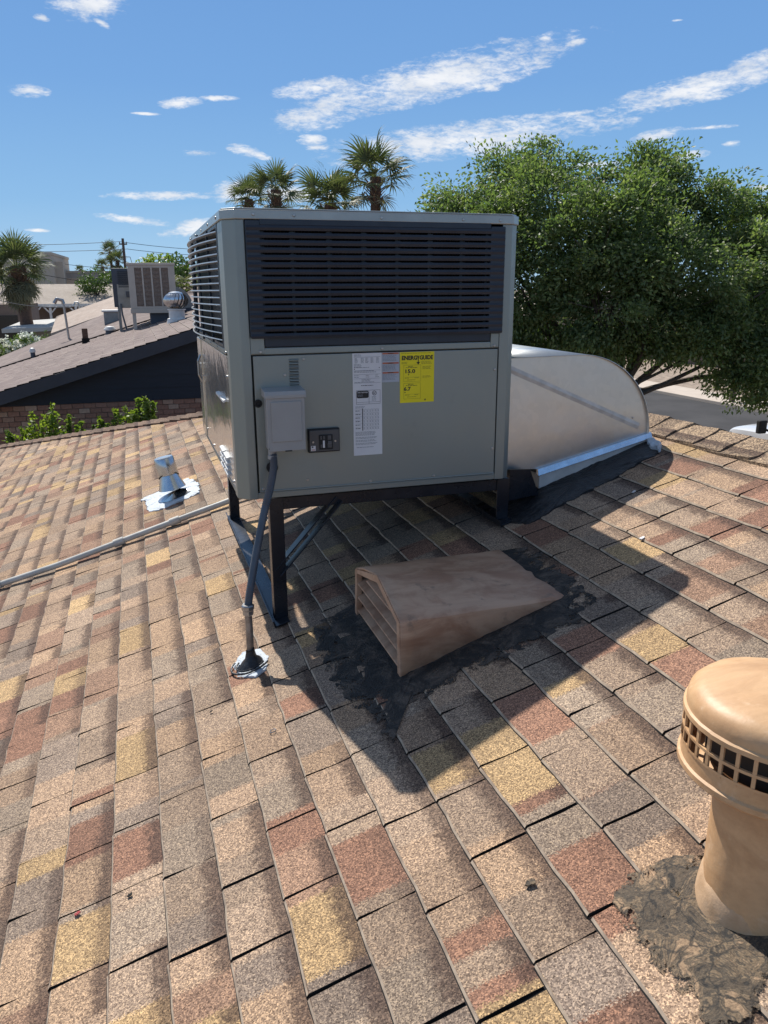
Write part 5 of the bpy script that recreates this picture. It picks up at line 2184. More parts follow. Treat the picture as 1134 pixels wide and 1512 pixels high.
small_vent(49, 526, 'dome', 'small pale capped vent low on the brown roof, leftmost of the vents', 'roof vent', .22, .075)
small_vent(127, 507, 'square', 'short reddish brown square stack on the brown roof', 'vent stack', .36, .065)
small_vent(163, 493, 'dome', 'rounded white topped vent below the legs of the beige cooler', 'roof vent', .20, .15)
small_vent(102, 500, 'mast', 'grey electrical mast with a hooked head at the back edge of the brown roof', 'service mast', .95, .032)
small_vent(165, 475, 'box', 'grey box vent with a white lid left of the heat pump', 'box vent', .28, .20)

# ================================================================== TREES, PALMS AND THE TOWN
FWD = -C2W[:, 2]


def at_d(px, py, d):
    """the point seen at a pixel, d metres away along the view axis"""
    r = ray(px, py)
    return CAM + r * (d / (r @ FWD))


def limb(mb, p, q, r0, r1, bend=.12, n=6, rng=random):
    p, q = Vector(p), Vector(q)
    L = (q - p).length
    off = Vector((rng.uniform(-1, 1), rng.uniform(-1, 1), rng.uniform(-.3, .6))) * L * bend
    pts = [p.lerp(q, k / n) + off * math.sin(math.pi * k / n) for k in range(n + 1)]
    mb.tube(pts, [r0 + (r1 - r0) * k / n for k in range(n + 1)], 8)
    return pts


def leafy_tree(name, base, lobes, label, cat, mat, leaf, width, per_lobe, per_clump, clump, trunk_r, fork, group=None, twig=True, seed=1, limbs=None, shell=.55):
    rg = random.Random(seed)
    t = thing(name, label, cat, tuple(base), group)
    base = Vector(base)
    fk = Vector(fork)
    mb = MB()
    mb.tube([base + Vector((0, 0, -.1)), base.lerp(fk, .3) + Vector((.05, .02, 0)), base.lerp(fk, .7), fk], [trunk_r * 1.35, trunk_r * 1.05, trunk_r * .95, trunk_r * .8], 12)
    tr = mb.build('trunk', M['bark'], t, smooth=True)
    mb = MB()
    for (x, y, z, r_) in (limbs if limbs is not None else lobes):
        c = Vector((x, y, z))
        pts = limb(mb, fk, c, trunk_r * .42, trunk_r * .10, .10, rng=rg)
        if twig:
            for k in range(5):
                d = Vector((rg.gauss(0, 1), rg.gauss(0, 1), rg.gauss(.2, .8))).normalized()
                s = pts[rg.randrange(3, 6)]
                limb(mb, s, c + d * r_ * rg.uniform(.5, .95), trunk_r * .11, trunk_r * .025, .10, 4, rg)
    mb.build('limbs', M['bark'], t, smooth=True)
    c, a = crown_points(lobes, clump, per_lobe, per_clump, shell)
    me = leaf_cloud('crown', c - np.array(base), a, leaf, width, mat)
    o = bpy.data.objects.new('crown', me)
    COL.objects.link(o)
    o.parent = t
    return t


# the big ash in front of the street
ASH = [(650, 312, 44, 0), (690, 290, 44, .6), (740, 262, 50, 1.0), (812, 236, 46, .8), (795, 300, 70, -.3), (735, 340, 70, 0), (868, 268, 40, .4), (845, 350, 85, -.8), (770, 420, 80, -.4), (690, 380, 60, .8),
       (955, 248, 48, .4), (985, 285, 66, -.2), (925, 315, 75, -.6), (1048, 300, 62, .2), (1110, 318, 56, .6), (1175, 345, 80, .3), (1000, 390, 100, -1.0), (1095, 420, 100, -.6), (1190, 450, 105, 0), (905, 430, 92, -.9), (868, 512, 40, .2), (915, 512, 34, .2), (955, 510, 30, 0),
       (830, 478, 62, -.3), (960, 468, 62, -.6), (1045, 486, 60, -.8), (1120, 525, 66, -.7), (1195, 540, 75, -.2), (1255, 420, 95, .4), (885, 505, 42, .4), (790, 490, 40, .5), (1148, 572, 34, -.9), (1000, 512, 30, -.3), (1092, 545, 22, -.8)]
DA = 14.5
lobes = []
for (px, py, r_, dd) in ASH:
    p = at_d(px, py + (15 if py < 420 else 4), DA + dd)
    lobes.append((p[0], p[1], p[2], r_ * (DA + dd) / FPX))
tb_ = at_d(905, 640, DA + 1.2)
tbase = (tb_[0], tb_[1], ZG)
fork = at_d(905, 592, DA + .6)
lims = [lobes[k] for k in (1, 3, 4, 7, 8, 10, 11, 13, 16, 17, 19, 24, 27)]
ash = leafy_tree('ash_tree', tbase, lobes, 'big leafy green ash tree spreading over the street behind the curved duct', 'tree', M['ash_leaf'], .088, .041, 44, 200, .37, .17, tuple(fork), seed=4, limbs=lims, shell=.45)
# the long bare boughs under the crown
for a, b, r0 in (((942, 584, .2), (1075, 520, -.6), .045), ((940, 566, .1), (1030, 520, -.3), .032), ((925, 545, .2), (985, 500, 0), .030), ((905, 560, .4), (930, 480, .2), .04), ((1130, 430, -1.5), (1060, 470, -1.2), .016), ((1010, 350, -1.6), (990, 420, -1.2), .014)):
    p, q = at_d(a[0], a[1], DA + a[2]), at_d(b[0], b[1], DA + b[2])
    mb = MB()
    limb(mb, p, q, r0, r0 * .55, .05, 7, random.Random(int(a[0])))
    mb.build('bough', M['bark'], ash, smooth=True)
p = at_d(942, 584, DA + .2)
mb = MB()
limb(mb, fork, p, .06, .046, .03, 5, random.Random(9))
mb.build('bough', M['bark'], ash, smooth=True)


# ---- fan palms
def frond_mesh(seed, size, mat, dead=False):
    rg = random.Random(seed)
    vs, fs = [], []
    L = size * rg.uniform(.46, .58)             # petiole
    drop = .10 if not dead else .3

    def petiole(t):
        return Vector((L * t, 0, -drop * L * t * t))
    w_ = .018 * size
    for k in range(5):
        p = petiole(k / 4)
        for s in (-1, 1):
            vs.append(p + Vector((0, s * w_ * (1 - .4 * k / 4), 0)))
    for k in range(4):
        fs.append((2 * k, 2 * k + 1, 2 * k + 3, 2 * k + 2))
    hub = petiole(1)
    nb2 = 21
    for k in range(nb2):
        a = R(-125 + 250 * k / (nb2 - 1)) + rg.uniform(-.04, .04)
        ln = size * (.64 - .16 * abs(a) / 2.2) * rg.uniform(.88, 1.08)
        fold = .07 * size * (1 if k % 2 else -1) * .25
        d = Vector((math.cos(a), math.sin(a), 0))
        s = Vector((-math.sin(a), math.cos(a), 0))
        b = len(vs)
        droop = rg.uniform(.10, .30) * (1.6 if dead else 1)
        wd = .050 * size
        for i, (t, ww) in enumerate(((0.02, .15), (.35, .9), (.62, .75), (.82, .35))):
            z = -droop * ln * t ** 2.6 + .10 * size * t * (1 - t) * (.6 - abs(a) / 2.5) + fold * t
            c = hub + d * ln * t + Vector((0, 0, z))
            vs.append(c - s * wd * ww / 2)
            vs.append(c + s * wd * ww / 2 + Vector((0, 0, .012 * size)))
        tip = hub + d * ln * (.97 + .05 * rg.random()) + Vector((0, 0, -droop * ln * 1.35 + fold))
        vs.append(tip)
        for i in range(3):
            fs.append((b + 2 * i, b + 2 * i + 1, b + 2 * i + 3, b + 2 * i + 2))
        fs.append((b + 6, b + 7, b + 8))
    me = bpy.data.meshes.new('frond')
    me.from_pydata([tuple(v) for v in vs], [], fs)
    me.materials.append(mat)
    me.update()
    return me


FR = [frond_mesh(k, 1.0, M['frond']) for k in range(6)]
DF = [frond_mesh(20 + k, 1.0, M['dead_frond'], True) for k in range(4)]


def fan_palm(crown, trunk_r, size, n_green, n_dead, label, group, seed, skirt=0.0):
    rg = random.Random(seed)
    top = Vector(crown)
    base = Vector((top.x + rg.uniform(-.2, .2), top.y + rg.uniform(-.2, .2), ZG))
    t = thing('fan_palm', label, 'palm tree', tuple(base), group)
    mb = MB()
    H = top.z - base.z
    n = max(10, int(H / .35))
    pts, rad = [], []
    for k in range(n + 1):
        f = k / n
        pts.append(base.lerp(top, f) + Vector((math.sin(f * 2.2) * .06, math.cos(f * 1.7) * .05, 0)))
        rad.append(trunk_r * (1.25 - .35 * min(1, f * 3)) * (1.0 + (.07 if k % 2 else -.03)) * (1.15 if f > .9 else 1))
    mb.tube(pts, rad, 12)
    mb.build('trunk', M['palm_trunk'], t, smooth=True)
    mb = MB()                                   # old leaf bases under the crown
    for k in range(34):
        a = k * 2.4
        z = top.z - .25 - .55 * size * (k / 34)
        p = Vector((top.x + math.cos(a) * trunk_r * .9, top.y + math.sin(a) * trunk_r * .9, z))
        q = p + Vector((math.cos(a) * .16 * size, math.sin(a) * .16 * size, .16 * size))
        mb.bar(p, q, .05 * size, .02)
    o = mb.build('leaf_bases', M['palm_trunk'], t)
    o['kind'] = 'stuff'

    def put(me, az_, el_, sc, roll, nm, zoff=0.0):
        o = bpy.data.objects.new(nm, me)
        COL.objects.link(o)
        o.parent = t
        m = Matrix.Rotation(az_, 4, 'Z') @ Matrix.Rotation(-el_, 4, 'Y') @ Matrix.Rotation(roll, 4, 'X')
        p = top - base + Vector((math.cos(az_) * trunk_r * .4, math.sin(az_) * trunk_r * .4, zoff))
        o.matrix_local = Matrix.Translation(p) @ m @ Matrix.Scale(sc, 4)
    for k in range(n_green):
        f = k / n_green
        el_ = R(88 - (118 if skirt else 104) * f ** .85 + rg.uniform(-9, 9))
        put(FR[rg.randrange(6)], k * 2.39996 + rg.uniform(-.3, .3), el_, size * rg.uniform(.85, 1.08), rg.uniform(-.5, .5), 'frond', -.12 * f)
    for k in range(n_dead):
        f = k / max(1, n_dead)
        put(DF[rg.randrange(4)], k * 2.39996 + .7, R(-34 - 46 * f * (1 if skirt > .3 else .45) + rg.uniform(-8, 8)), size * rg.uniform(.75, .95), rg.uniform(-.6, .6), 'dead_frond', -.25 - .7 * size * f * skirt)
    return t


PG = 'fan palms rising behind the rooftop unit'
fan_palm(at_d(553, 262, 36), .25, 1.80, 22, 3, 'tallest fan palm with a bare reddish trunk behind the rooftop unit', PG, 1)
fan_palm(at_d(486, 300, 38), .27, 1.75, 26, 7, 'bushy fan palm just left of the tallest palm behind the rooftop unit', PG, 2, .2)
fan_palm(at_d(406, 280, 44), .28, 1.60, 22, 5, 'fan palm with a visible trunk above the left corner of the rooftop unit', PG, 3)
fan_palm(at_d(366, 294, 47), .26, 1.45, 22, 5, 'smallest fan palm above the left corner of the rooftop unit', PG, 5)
fan_palm(at_d(24, 392, 34), .30, 1.36, 36, 42, 'shaggy fan palm with a thick skirt of dry fronds before the tan roofs', 'fan palms over the town', 6, .42)

FARP = 'tall thin palms far off beyond the roofs'
for k, (px, py, d, sz, lab) in enumerate(((162, 371, 120, 1.7, 'far thin palm nearest to the top of the utility pole, upper one of three'), (173, 384, 118, 1.7, 'far thin palm right beside the utility pole, below the upper one'),
                                          (151, 393, 140, 1.5, 'lowest of the three far thin palms, left of the utility pole'), (118, 399, 190, 1.3, 'tiny dark palm just above the grey flat building'))):
    fan_palm(at_d(px, py, d), .22, sz, 22, 8, lab, FARP, 30 + k)

# ---- utility pole and its cables
pt_ = at_d(181, 352, 70)
up_ = thing('utility_pole', 'weathered wooden utility pole carrying the overhead cables behind the beige cooler', 'utility pole', (pt_[0], pt_[1], ZG))
mb = MB()
mb.tube([(pt_[0], pt_[1], ZG - .1), (pt_[0], pt_[1], pt_[2])], [.17, .11], 10)
mb.build('post', M['wood_pole'], up_, smooth=True)
mb = MB()
mb.box((pt_[0] - .35, pt_[1] - .06, pt_[2] - .55), (pt_[0] + .35, pt_[1] + .06, pt_[2] - .43))
mb.build('crossarm', M['wood_pole'], up_)
for q in (-.30, .30):
    mb = MB()
    mb.lathe([(.03, 0), (.05, .04), (.05, .10), (.02, .16), (0, .16)], 8, (pt_[0] + q, pt_[1], pt_[2] - .43))
    mb.build('insulator', M['hp_grey'], up_)
mb = MB()
mb.tube([(pt_[0] + .5, pt_[1], pt_[2] - 1.6), (pt_[0] + .9, pt_[1], pt_[2] - 3.4)], .03, 6)
mb.tube([(pt_[0] + .1, pt_[1], pt_[2] - 1.6), (pt_[0] + .5, pt_[1], pt_[2] - 1.6)], .03, 6)
mb.build('bracket', M['hp_grey'], up_)


def cable(a, b, sag, r_, label):
    pts = []
    for k in range(17):
        t = k / 16
        p = Vector(a).lerp(Vector(b), t)
        p.z -= sag * 4 * t * (1 - t)
        pts.append(p)
    mb = MB()
    mb.tube(pts, r_, 5)
    o = mb.build('cable', M['wire'], None, loc=tuple(pts[0]))
    tag(o, label, 'cable')


tp = Vector(pt_)
for q, lab in ((-.30, 'upper'), (.30, 'lower')):
    hh = -.28 if q < 0 else -.36
    cable((tp.x + q, tp.y, tp.z + hh + (0 if q < 0 else -.55)), tuple(at_d(-260, 350 if q < 0 else 358, 74)), .5, .022, lab + ' one of the two cables running left from the top of the utility pole')
    cable((tp.x + q, tp.y, tp.z + hh + (0 if q < 0 else -.55)), tuple(at_d(420, 368 if q < 0 else 374, 78)), .4, .022, lab + ' one of the two cables running right from the utility pole')
cable(tuple(at_d(96, 390, 70)), (tp.x, tp.y, tp.z - 2.6), .1, .020, 'single cable in the sky above the grey flat building')
cable(tuple(at_d(50, 403, 60)), (tp.x, tp.y, tp.z - 4.1), .15, .026, 'low dark cable crossing in front of the beige block')
cable(tuple(at_d(-60, 423, 33)), tuple(at_d(104, 454, 25.5)), .25, .016, 'thin pale service cable hanging past the shaggy palm to the mast')

# ---- buildings of the town, far to near
mb = MB()
a, b = at_d(28, 376.5, 105), at_d(75, 376.5, 105)
z1 = a[2]
t = thing('block_building', 'tall plain beige stucco block behind the shaggy palm', 'building', (b[0], b[1], ZG))
far_ = at_d(102, 393, 122)
d_ = Vector((far_[0] - b[0], far_[1] - b[1], 0))
mb.prism([(a[0] - 6, a[1] + 1, ZG), (b[0], b[1], ZG), (b[0] + d_.x, b[1] + d_.y, ZG), (a[0] - 6 + d_.x, a[1] + d_.y, ZG)], (0, 0, z1 - ZG))
mb.build('wall', M['bldg_beige'], t)
mb = MB()
mb.prism([(a[0] - 6.1, a[1] + .9, z1), (b[0] + .1, b[1] - .1, z1), (b[0] + d_.x + .1, b[1] + d_.y, z1), (a[0] - 6.1 + d_.x, a[1] + d_.y, z1)], (0, 0, .35))
mb.build('parapet', M['bldg_beige'], t)
mb = MB()
mb.box((b[0] - 2.2, b[1] + 2.5, ZG), (b[0] + 1.2, b[1] + 4, z1 - .8))
mb.build('pilaster', M['bldg_beige'], t)
t = thing('flat_building', 'long low grey flat roofed building right of the beige block', 'building', tuple(at_d(130, 420, 118)))
a, b = at_d(97, 403, 118), at_d(215, 402, 118)
mb = MB()
mb.box((a[0], a[1], ZG), (b[0], a[1] + 12, a[2]))
mb.build('wall', M['bldg_grey'], t)
mb = MB()
mb.box((a[0] - .1, a[1] - .1, a[2]), (b[0] + .1, a[1] + 12, a[2] + .3))
mb.build('parapet', M['bldg_beige'], t)
mb = MB()
c0 = at_d(98, 411, 110)
c1 = at_d(122, 421, 110)
mb.box((c0[0], c0[1], ZG), (c1[0], c0[1] + 4, c0[2]))
mb.build('lower_wing', M['stucco_tan'], t)
for k in range(5):
    mb = MB()
    x = a[0] + 3 + k * 2.6
    mb.box((x, a[1] - .06, a[2] - 2.2), (x + 1.2, a[1] - .002, a[2] - 1.1))
    mb.build('window', M['dark_glass'], t)

# long house with a porch
D2 = 62
e0, e1_ = at_d(20, 449.5, D2), at_d(180, 452, D2)
r0_, r1_ = at_d(28, 420, D2 + 8), at_d(190, 422, D2 + 8)
t = thing('house', 'long low house with a plain tan roof and white porch posts beyond the shaggy palm', 'house', (e0[0] + 6, e0[1] + 5, ZG))
ze, zr2 = e0[2], r0_[2]
xL, xR = e0[0] - 6, e0[0] + 20
yF, yM = e0[1], e0[1] + 7
mb = MB()
mb.hexa([(xL, yF, ze - .15), (xR, yF, ze - .15), (xR, yM, zr2 - .15), (xL, yM, zr2 - .15), (xL, yF, ze), (xR, yF, ze), (xR, yM, zr2), (xL, yM, zr2)])
mb.hexa([(xL, yM, zr2 - .15), (xR, yM, zr2 - .15), (xR, yM + 7, ze - .15), (xL, yM + 7, ze - .15), (xL, yM, zr2), (xR, yM, zr2), (xR, yM + 7, ze), (xL, yM + 7, ze)])
mb.build('roof', M['far_roof_tan'], t)
mb = MB()
mb.box((xL, yF - .04, ze - .22), (xR, yF - .002, ze + .01))
mb.build('fascia', M['white_trim'], t)
mb = MB()
mb.box((xL + .4, yF + 2.0, ZG), (xR - .4, yM + 6.4, ze - .2))
mb.add([(xL + .4, yF + 2, ze - .2), (xL + .4, yM + 6.4, ze - .2), (xL + .4, yM, zr2 - .2)], [(0, 1, 2)])
mb.build('wall', M['brown_wall'], t)
for px in (51, 74, 112, 140, 165):
    p = at_d(px, 455, D2 + .3)
    mb = MB()
    mb.box((p[0] - .09, p[1] - .09, ZG), (p[0] + .09, p[1] + .09, ze - .15))
    po = mb.build('porch_post', M['white_trim'], t)
    mb = MB()
    for s in (-1, 1):
        mb.bar((p[0], p[1], ze - .75), (p[0] + s * .5, p[1], ze - .2), .1, .1, up=(0, 1, 0))
    mb.build('brace', M['white_trim'], po)
mb = MB()
p = at_d(66, 460, D2 + 2.2)
mb.box((p[0] - .55, yF + 1.94, ZG), (p[0] + .55, yF + 1.998, ZG + 2.2))
mb.build('door', M['red_door'], t)
for px in (95, 122, 150):
    p = at_d(px, 460, D2 + 2.2)
    mb = MB()
    mb.box((p[0] - .9, yF + 1.94, ZG + .9), (p[0] + .9, yF + 1.998, ZG + 2.2))
    mb.build('window', M['dark_glass'], t)
# brown wing on the left
D3 = 50
w0, w1 = at_d(-70, 446, D3), at_d(41, 446, D3)
t = thing('house', 'brown stucco house with a low tan roof at the left edge under the shaggy palm', 'house', (w0[0] + 2, w0[1] + 3, ZG))
rz_ = at_d(0, 428, D3 + 6)[2]
mb = MB()
mb.hexa([(w0[0] - 4, w1[1] - .6, w1[2] - .12), (w1[0] - 2.0, w1[1] - .6, w1[2] - .12), (w1[0] - 2.2, w1[1] + 6, rz_ - .12), (w0[0] - 4, w1[1] + 6, rz_ - .12), (w0[0] - 4, w1[1] - .6, w1[2]), (w1[0] - 2.0, w1[1] - .6, w1[2]), (w1[0] - 2.2, w1[1] + 6, rz_), (w0[0] - 4, w1[1] + 6, rz_)])
mb.build('roof', M['far_roof_tan'], t)
mb = MB()
mb.box((w0[0] - 3.6, w1[1], ZG), (w1[0], w1[1] + 5.8, w1[2] - .13))
mb.build('wall', M['brown_wall'], t)
mb = MB()
p0_, p1_ = at_d(-40, 466, D3), at_d(27, 482, D3)
mb.box((p0_[0], w1[1] - .05, ZG), (p1_[0], w1[1] - .002, p0_[2]))
mb.build('garage_door', M['dark_glass'], t)

# pale flat carport
D4 = 32
f0, f1, f2, f3 = at_d(2, 486, D4), at_d(104, 482, D4 + .5), at_d(118, 468, D4 + 7.5), at_d(32, 474, D4 + 6.5)
t = thing('carport', 'low pale flat roofed carport behind the white flowering hedge', 'carport', (f0[0] + 1.5, f0[1] + 2, ZG))
mb = MB()
q = [Vector(f0), Vector(f1), Vector(f2), Vector(f3)]
zavg = [f0[2], f1[2] - .0, f2[2], f3[2]]
mb.hexa([tuple(v - Vector((0, 0, .16))) for v in q] + [tuple(v) for v in q])
mb.build('roof', M['flat_roof'], t)
mb = MB()
mb.box((f0[0] + .5, f0[1] + .8, ZG), (f1[0] - .1, f0[1] + 4.5, min(f0[2], f1[2]) - .17))
mb.build('wall', M['grey_wall'], t)
mb = MB()
p = at_d(26, 490, D4 + .9)
mb.box((p[0] - .5, f0[1] + .74, p[2] - .5), (p[0] + .55, f0[1] + .798, p[2] + .1))
mb.build('window', M['dark_glass'], t)

# roofs between: white edged gable and pinkish slope
D5 = 34
g0, g1 = at_d(96, 470, D5), at_d(176, 441, D5)
h0_, h1_ = at_d(60, 468, D5 + 9), at_d(170, 437, D5 + 9)
t = thing('house', 'house with a pale roof edge rising right behind the box vent', 'house', (g0[0] + 3, g0[1] + 4, ZG))
sl5 = (g1[2] - g0[2]) / (g1[0] - g0[0])
G0, G1 = Vector((g0[0] - .8, g0[1], g0[2] - .8 * sl5)), Vector((g1[0] + 2.0, g0[1], g1[2] + 2.0 * sl5))
mb = MB()
bk = Vector((0, 8, .0))
mb.hexa([tuple(G0 - Vector((0, 0, .14))), tuple(G1 - Vector((0, 0, .14))), tuple(G1 + bk - Vector((0, 0, .14))), tuple(G0 + bk - Vector((0, 0, .14))), tuple(G0), tuple(G1), tuple(G1 + bk), tuple(G0 + bk)])
G2 = Vector((2 * G1.x - G0.x, G0.y, G0.z))
mb.hexa([tuple(G1 - Vector((0, 0, .14))), tuple(G2 - Vector((0, 0, .14))), tuple(G2 + bk - Vector((0, 0, .14))), tuple(G1 + bk - Vector((0, 0, .14))), tuple(G1), tuple(G2), tuple(G2 + bk), tuple(G1 + bk)])
mb.build('roof', M['flat_roof'], t)
mb = MB()
mb.hexa([tuple(G0 + Vector((0, -.06, -.22))), tuple(G1 + Vector((0, -.06, -.22))), tuple(G1 + Vector((0, -.004, -.22))), tuple(G0 + Vector((0, -.004, -.22))), tuple(G0 + Vector((0, -.06, .03))), tuple(G1 + Vector((0, -.06, .03))), tuple(G1 + Vector((0, -.004, .03))), tuple(G0 + Vector((0, -.004, .03)))])
mb.build('barge_board', M['white_trim'], t)
mb = MB()
mb.prism([(G0.x + .5, G0.y + .3, ZG), (G2.x - .5, G0.y + .3, ZG), (G2.x - .5, G0.y + .3, G0.z), (G1.x, G0.y + .3, G1.z - .2), (G0.x + .5, G0.y + .3, G0.z)], (0, 7.4, 0))
mb.build('wall', M['stucco_tan'], t)
D6 = 30.5
k0, k1 = at_d(83, 492, D6), at_d(178, 457, D6)
t = thing('house', 'low pinkish roofed outbuilding between the pale carport and the box vent', 'outbuilding', (k0[0] + 2, k0[1] + 1, ZG))
sl6 = (k1[2] - k0[2]) / (k1[0] - k0[0])
K0, K1 = Vector((k0[0] - .2, k0[1], k0[2])), Vector((k1[0] + 1.0, k0[1], k1[2] + sl6))
bk = Vector((0, 3.2, .55))
mb = MB()
mb.hexa([tuple(K0 - Vector((0, 0, .1))), tuple(K1 - Vector((0, 0, .1))), tuple(K1 + bk - Vector((0, 0, .1))), tuple(K0 + bk - Vector((0, 0, .1))), tuple(K0), tuple(K1), tuple(K1 + bk), tuple(K0 + bk)])
mb.build('roof', M['far_roof_pink'], t)
mb = MB()
mb.prism([(K0.x + .1, K0.y + .05, ZG), (K1.x - .1, K0.y + .05, ZG), (K1.x - .1, K0.y + .05, K1.z - .12), (K0.x + .1, K0.y + .05, K0.z - .12)], (0, 2.9, 0))
mb.build('wall', M['stucco_tan'], t)
for v in bpy.data.objects:
    pass
# little pipe on that roof
p = at_d(117, 453, D5 + 1.5)
vpz = thing('vent_pipe', 'thin hooked pipe on the pale edged roof behind the mast', 'pipe', (p[0], p[1], p[2] - .5))
mb = MB()
mb.tube([(p[0], p[1], p[2] - .6), (p[0], p[1], p[2] + .1), (p[0] - .05, p[1], p[2] + .2), (p[0] - .16, p[1], p[2] + .2), (p[0] - .2, p[1], p[2] + .05)], .045, 8)
mb.build('pipe', M['zinc'], vpz, smooth=True)

# ---- hedge with white blossom, shoots by the brick wall, trees of the town
D7 = 27.5
HG = 'flowering oleander shrubs in a row before the pale carport'
for k, (px, py, r_) in enumerate(((6, 508, 22), (34, 503, 22), (60, 503, 20), (-22, 508, 22))):
    p = at_d(px, py, D7)
    r3 = r_ * D7 / FPX
    lob = [(p[0] + RNG.uniform(-.2, .2) + q * .25, p[1] + RNG.uniform(-.2, .3), p[2] - .15 - abs(q) * .08, r3 * .8) for q in (-1, 0, 1)] + [(p[0], p[1], p[2] - .7, r3 * 1.1), (p[0], p[1], p[2] - 1.5, r3 * 1.1)]
    lab = ('white flowering oleander shrub second from the left edge before the carport', 'white flowering oleander shrub in the middle of the hedge before the carport', 'rightmost white flowering oleander shrub, beside the brown roof', 'white flowering oleander shrub cut by the left edge')[k]
    t = thing('oleander', lab, 'shrub', (p[0], p[1], ZG), HG)
    c, a = crown_points(lob, .16, 130, 12, .5)
    o = bpy.data.objects.new('crown', leaf_cloud('crown', c - np.array([p[0], p[1], ZG]), a, .13, .035, M['oleander_leaf']))
    COL.objects.link(o)
    o.parent = t
    c, a = crown_points([l for l in lob[:3]], .12, 90, 9, .9)
    o = bpy.data.objects.new('blossom', leaf_cloud('blossom', c - np.array([p[0], p[1], ZG]), a, .10, .09, M['fruit_white']))
    COL.objects.link(o)
    o.parent = t
    mb = MB()
    for q in range(6):
        limb(mb, (p[0] + random.uniform(-.2, .2), p[1] + random.uniform(-.2, .2), ZG), (p[0] + random.uniform(-.5, .5), p[1] + random.uniform(-.4, .4), p[2] - .2), .02, .008, .1, 4)
    mb.build('stem', M['bark'], t)

SG = 'leafy shoots rising between the house and the brick wall'
SHOOTS = [(14, 652, 10), (50, 628, 12), (34, 650, 12), (80, 622, 15), (70, 636, 14), (104, 632, 12), (121, 638, 9), (148, 634, 9), (172, 624, 12), (186, 618, 11), (160, 640, 9), (205, 606, 11), (214, 598, 7), (196, 622, 9)]
clusters = [(0,), (1, 2), (3, 4), (5,), (6,), (7, 10), (8, 9, 13), (11, 12)]
slabs = ['pale green shoot at the left edge against the brick wall', 'tall narrow leafy shoot second from the left edge before the brick', 'broadest leafy green bush before the brick wall', 'leafy shoot just right of the broadest bush before the brick',
         'small lone leafy shoot in the middle of the brick wall', 'low leafy shoot right of the lone one before the brick', 'spreading leafy shoot at the foot of the black siding wall', 'tall tipped leafy shoot nearest to the rooftop unit']
for k, cl in enumerate(clusters):
    Ys = 9.75
    p0_ = at_y(SHOOTS[cl[0]][0], SHOOTS[cl[0]][1], Ys)
    t = thing('shrub', slabs[k], 'shrub', (p0_[0], p0_[1], ZG), SG)
    C_l, A_l = [], []
    mb = MB()
    for q in cl:
        px, py, r_ = SHOOTS[q]
        p = at_y(px, py, Ys + (q % 3) * .12)
        r3 = r_ * (Ys + 2.7) / FPX
        for sp in range(4):                      # leafy spires that lean apart
            ox, oy = RNG.normal(0, .85 * r3), RNG.normal(0, .5 * r3)
            top_ = p[2] + r3 * (1.5 if sp == 0 else RNG.uniform(-.6, 1.2))
            if sp == 0:
                ox, oy = 0.0, 0.0
            hgt = r3 * RNG.uniform(4.5, 6.0)
            for j in range(15):
                f = j / 15
                n_ = 5
                rr = r3 * (.10 + .42 * f ** .7)
                c = np.array([p[0] + ox * (1.15 - .5 * f), p[1] + oy * (1.1 - .5 * f), top_ - f * hgt])
                C_l.append(c + RNG.normal(0, 1, (n_, 3)) * rr * np.array([1, 1, .5]))
                A_l.append(RNG.normal(0, 1, (n_, 3)) * np.array([1, 1, .6]))
        mb.tube([(p0_[0] + (q % 3) * .1, p[1], ZG), (p[0] + .03, p[1], p[2] - 1.0), (p[0], p[1], p[2] + r3)], [.018, .010, .003], 6)
    mb.build('stem', M['bark'], t)
    o = bpy.data.objects.new('crown', leaf_cloud('crown', np.concatenate(C_l) - np.array([p0_[0], p0_[1], ZG]), np.concatenate(A_l), .085, .050, M['shoot_leaf'], .6, .1))
    COL.objects.link(o)
    o.parent = t


def town_tree(px, py, d, rad_px, label, seed, group='leafy trees of the town', mat='citrus_leaf', leaf=.20):
    rg = random.Random(seed)
    p = at_d(px, py, d)
    r3 = rad_px * d / FPX
    lob = [(p[0], p[1], p[2], r3 * .8)]
    for k in range(6):
        a = k * 1.05 + rg.uniform(-.3, .3)
        lob.append((p[0] + math.cos(a) * r3 * .75, p[1] + math.sin(a) * r3 * .6, p[2] - r3 * rg.uniform(-.15, .6), r3 * rg.uniform(.45, .6)))
    return leafy_tree('leafy_tree', (p[0], p[1], ZG), lob, label, 'tree', M[mat], leaf, leaf * .5, max(4, 60 / r3 ** 2), 16, .28 * r3 ** .5, .16, (p[0], p[1], max(ZG + 1.2, p[2] - r3 * .9)), group, seed=seed)


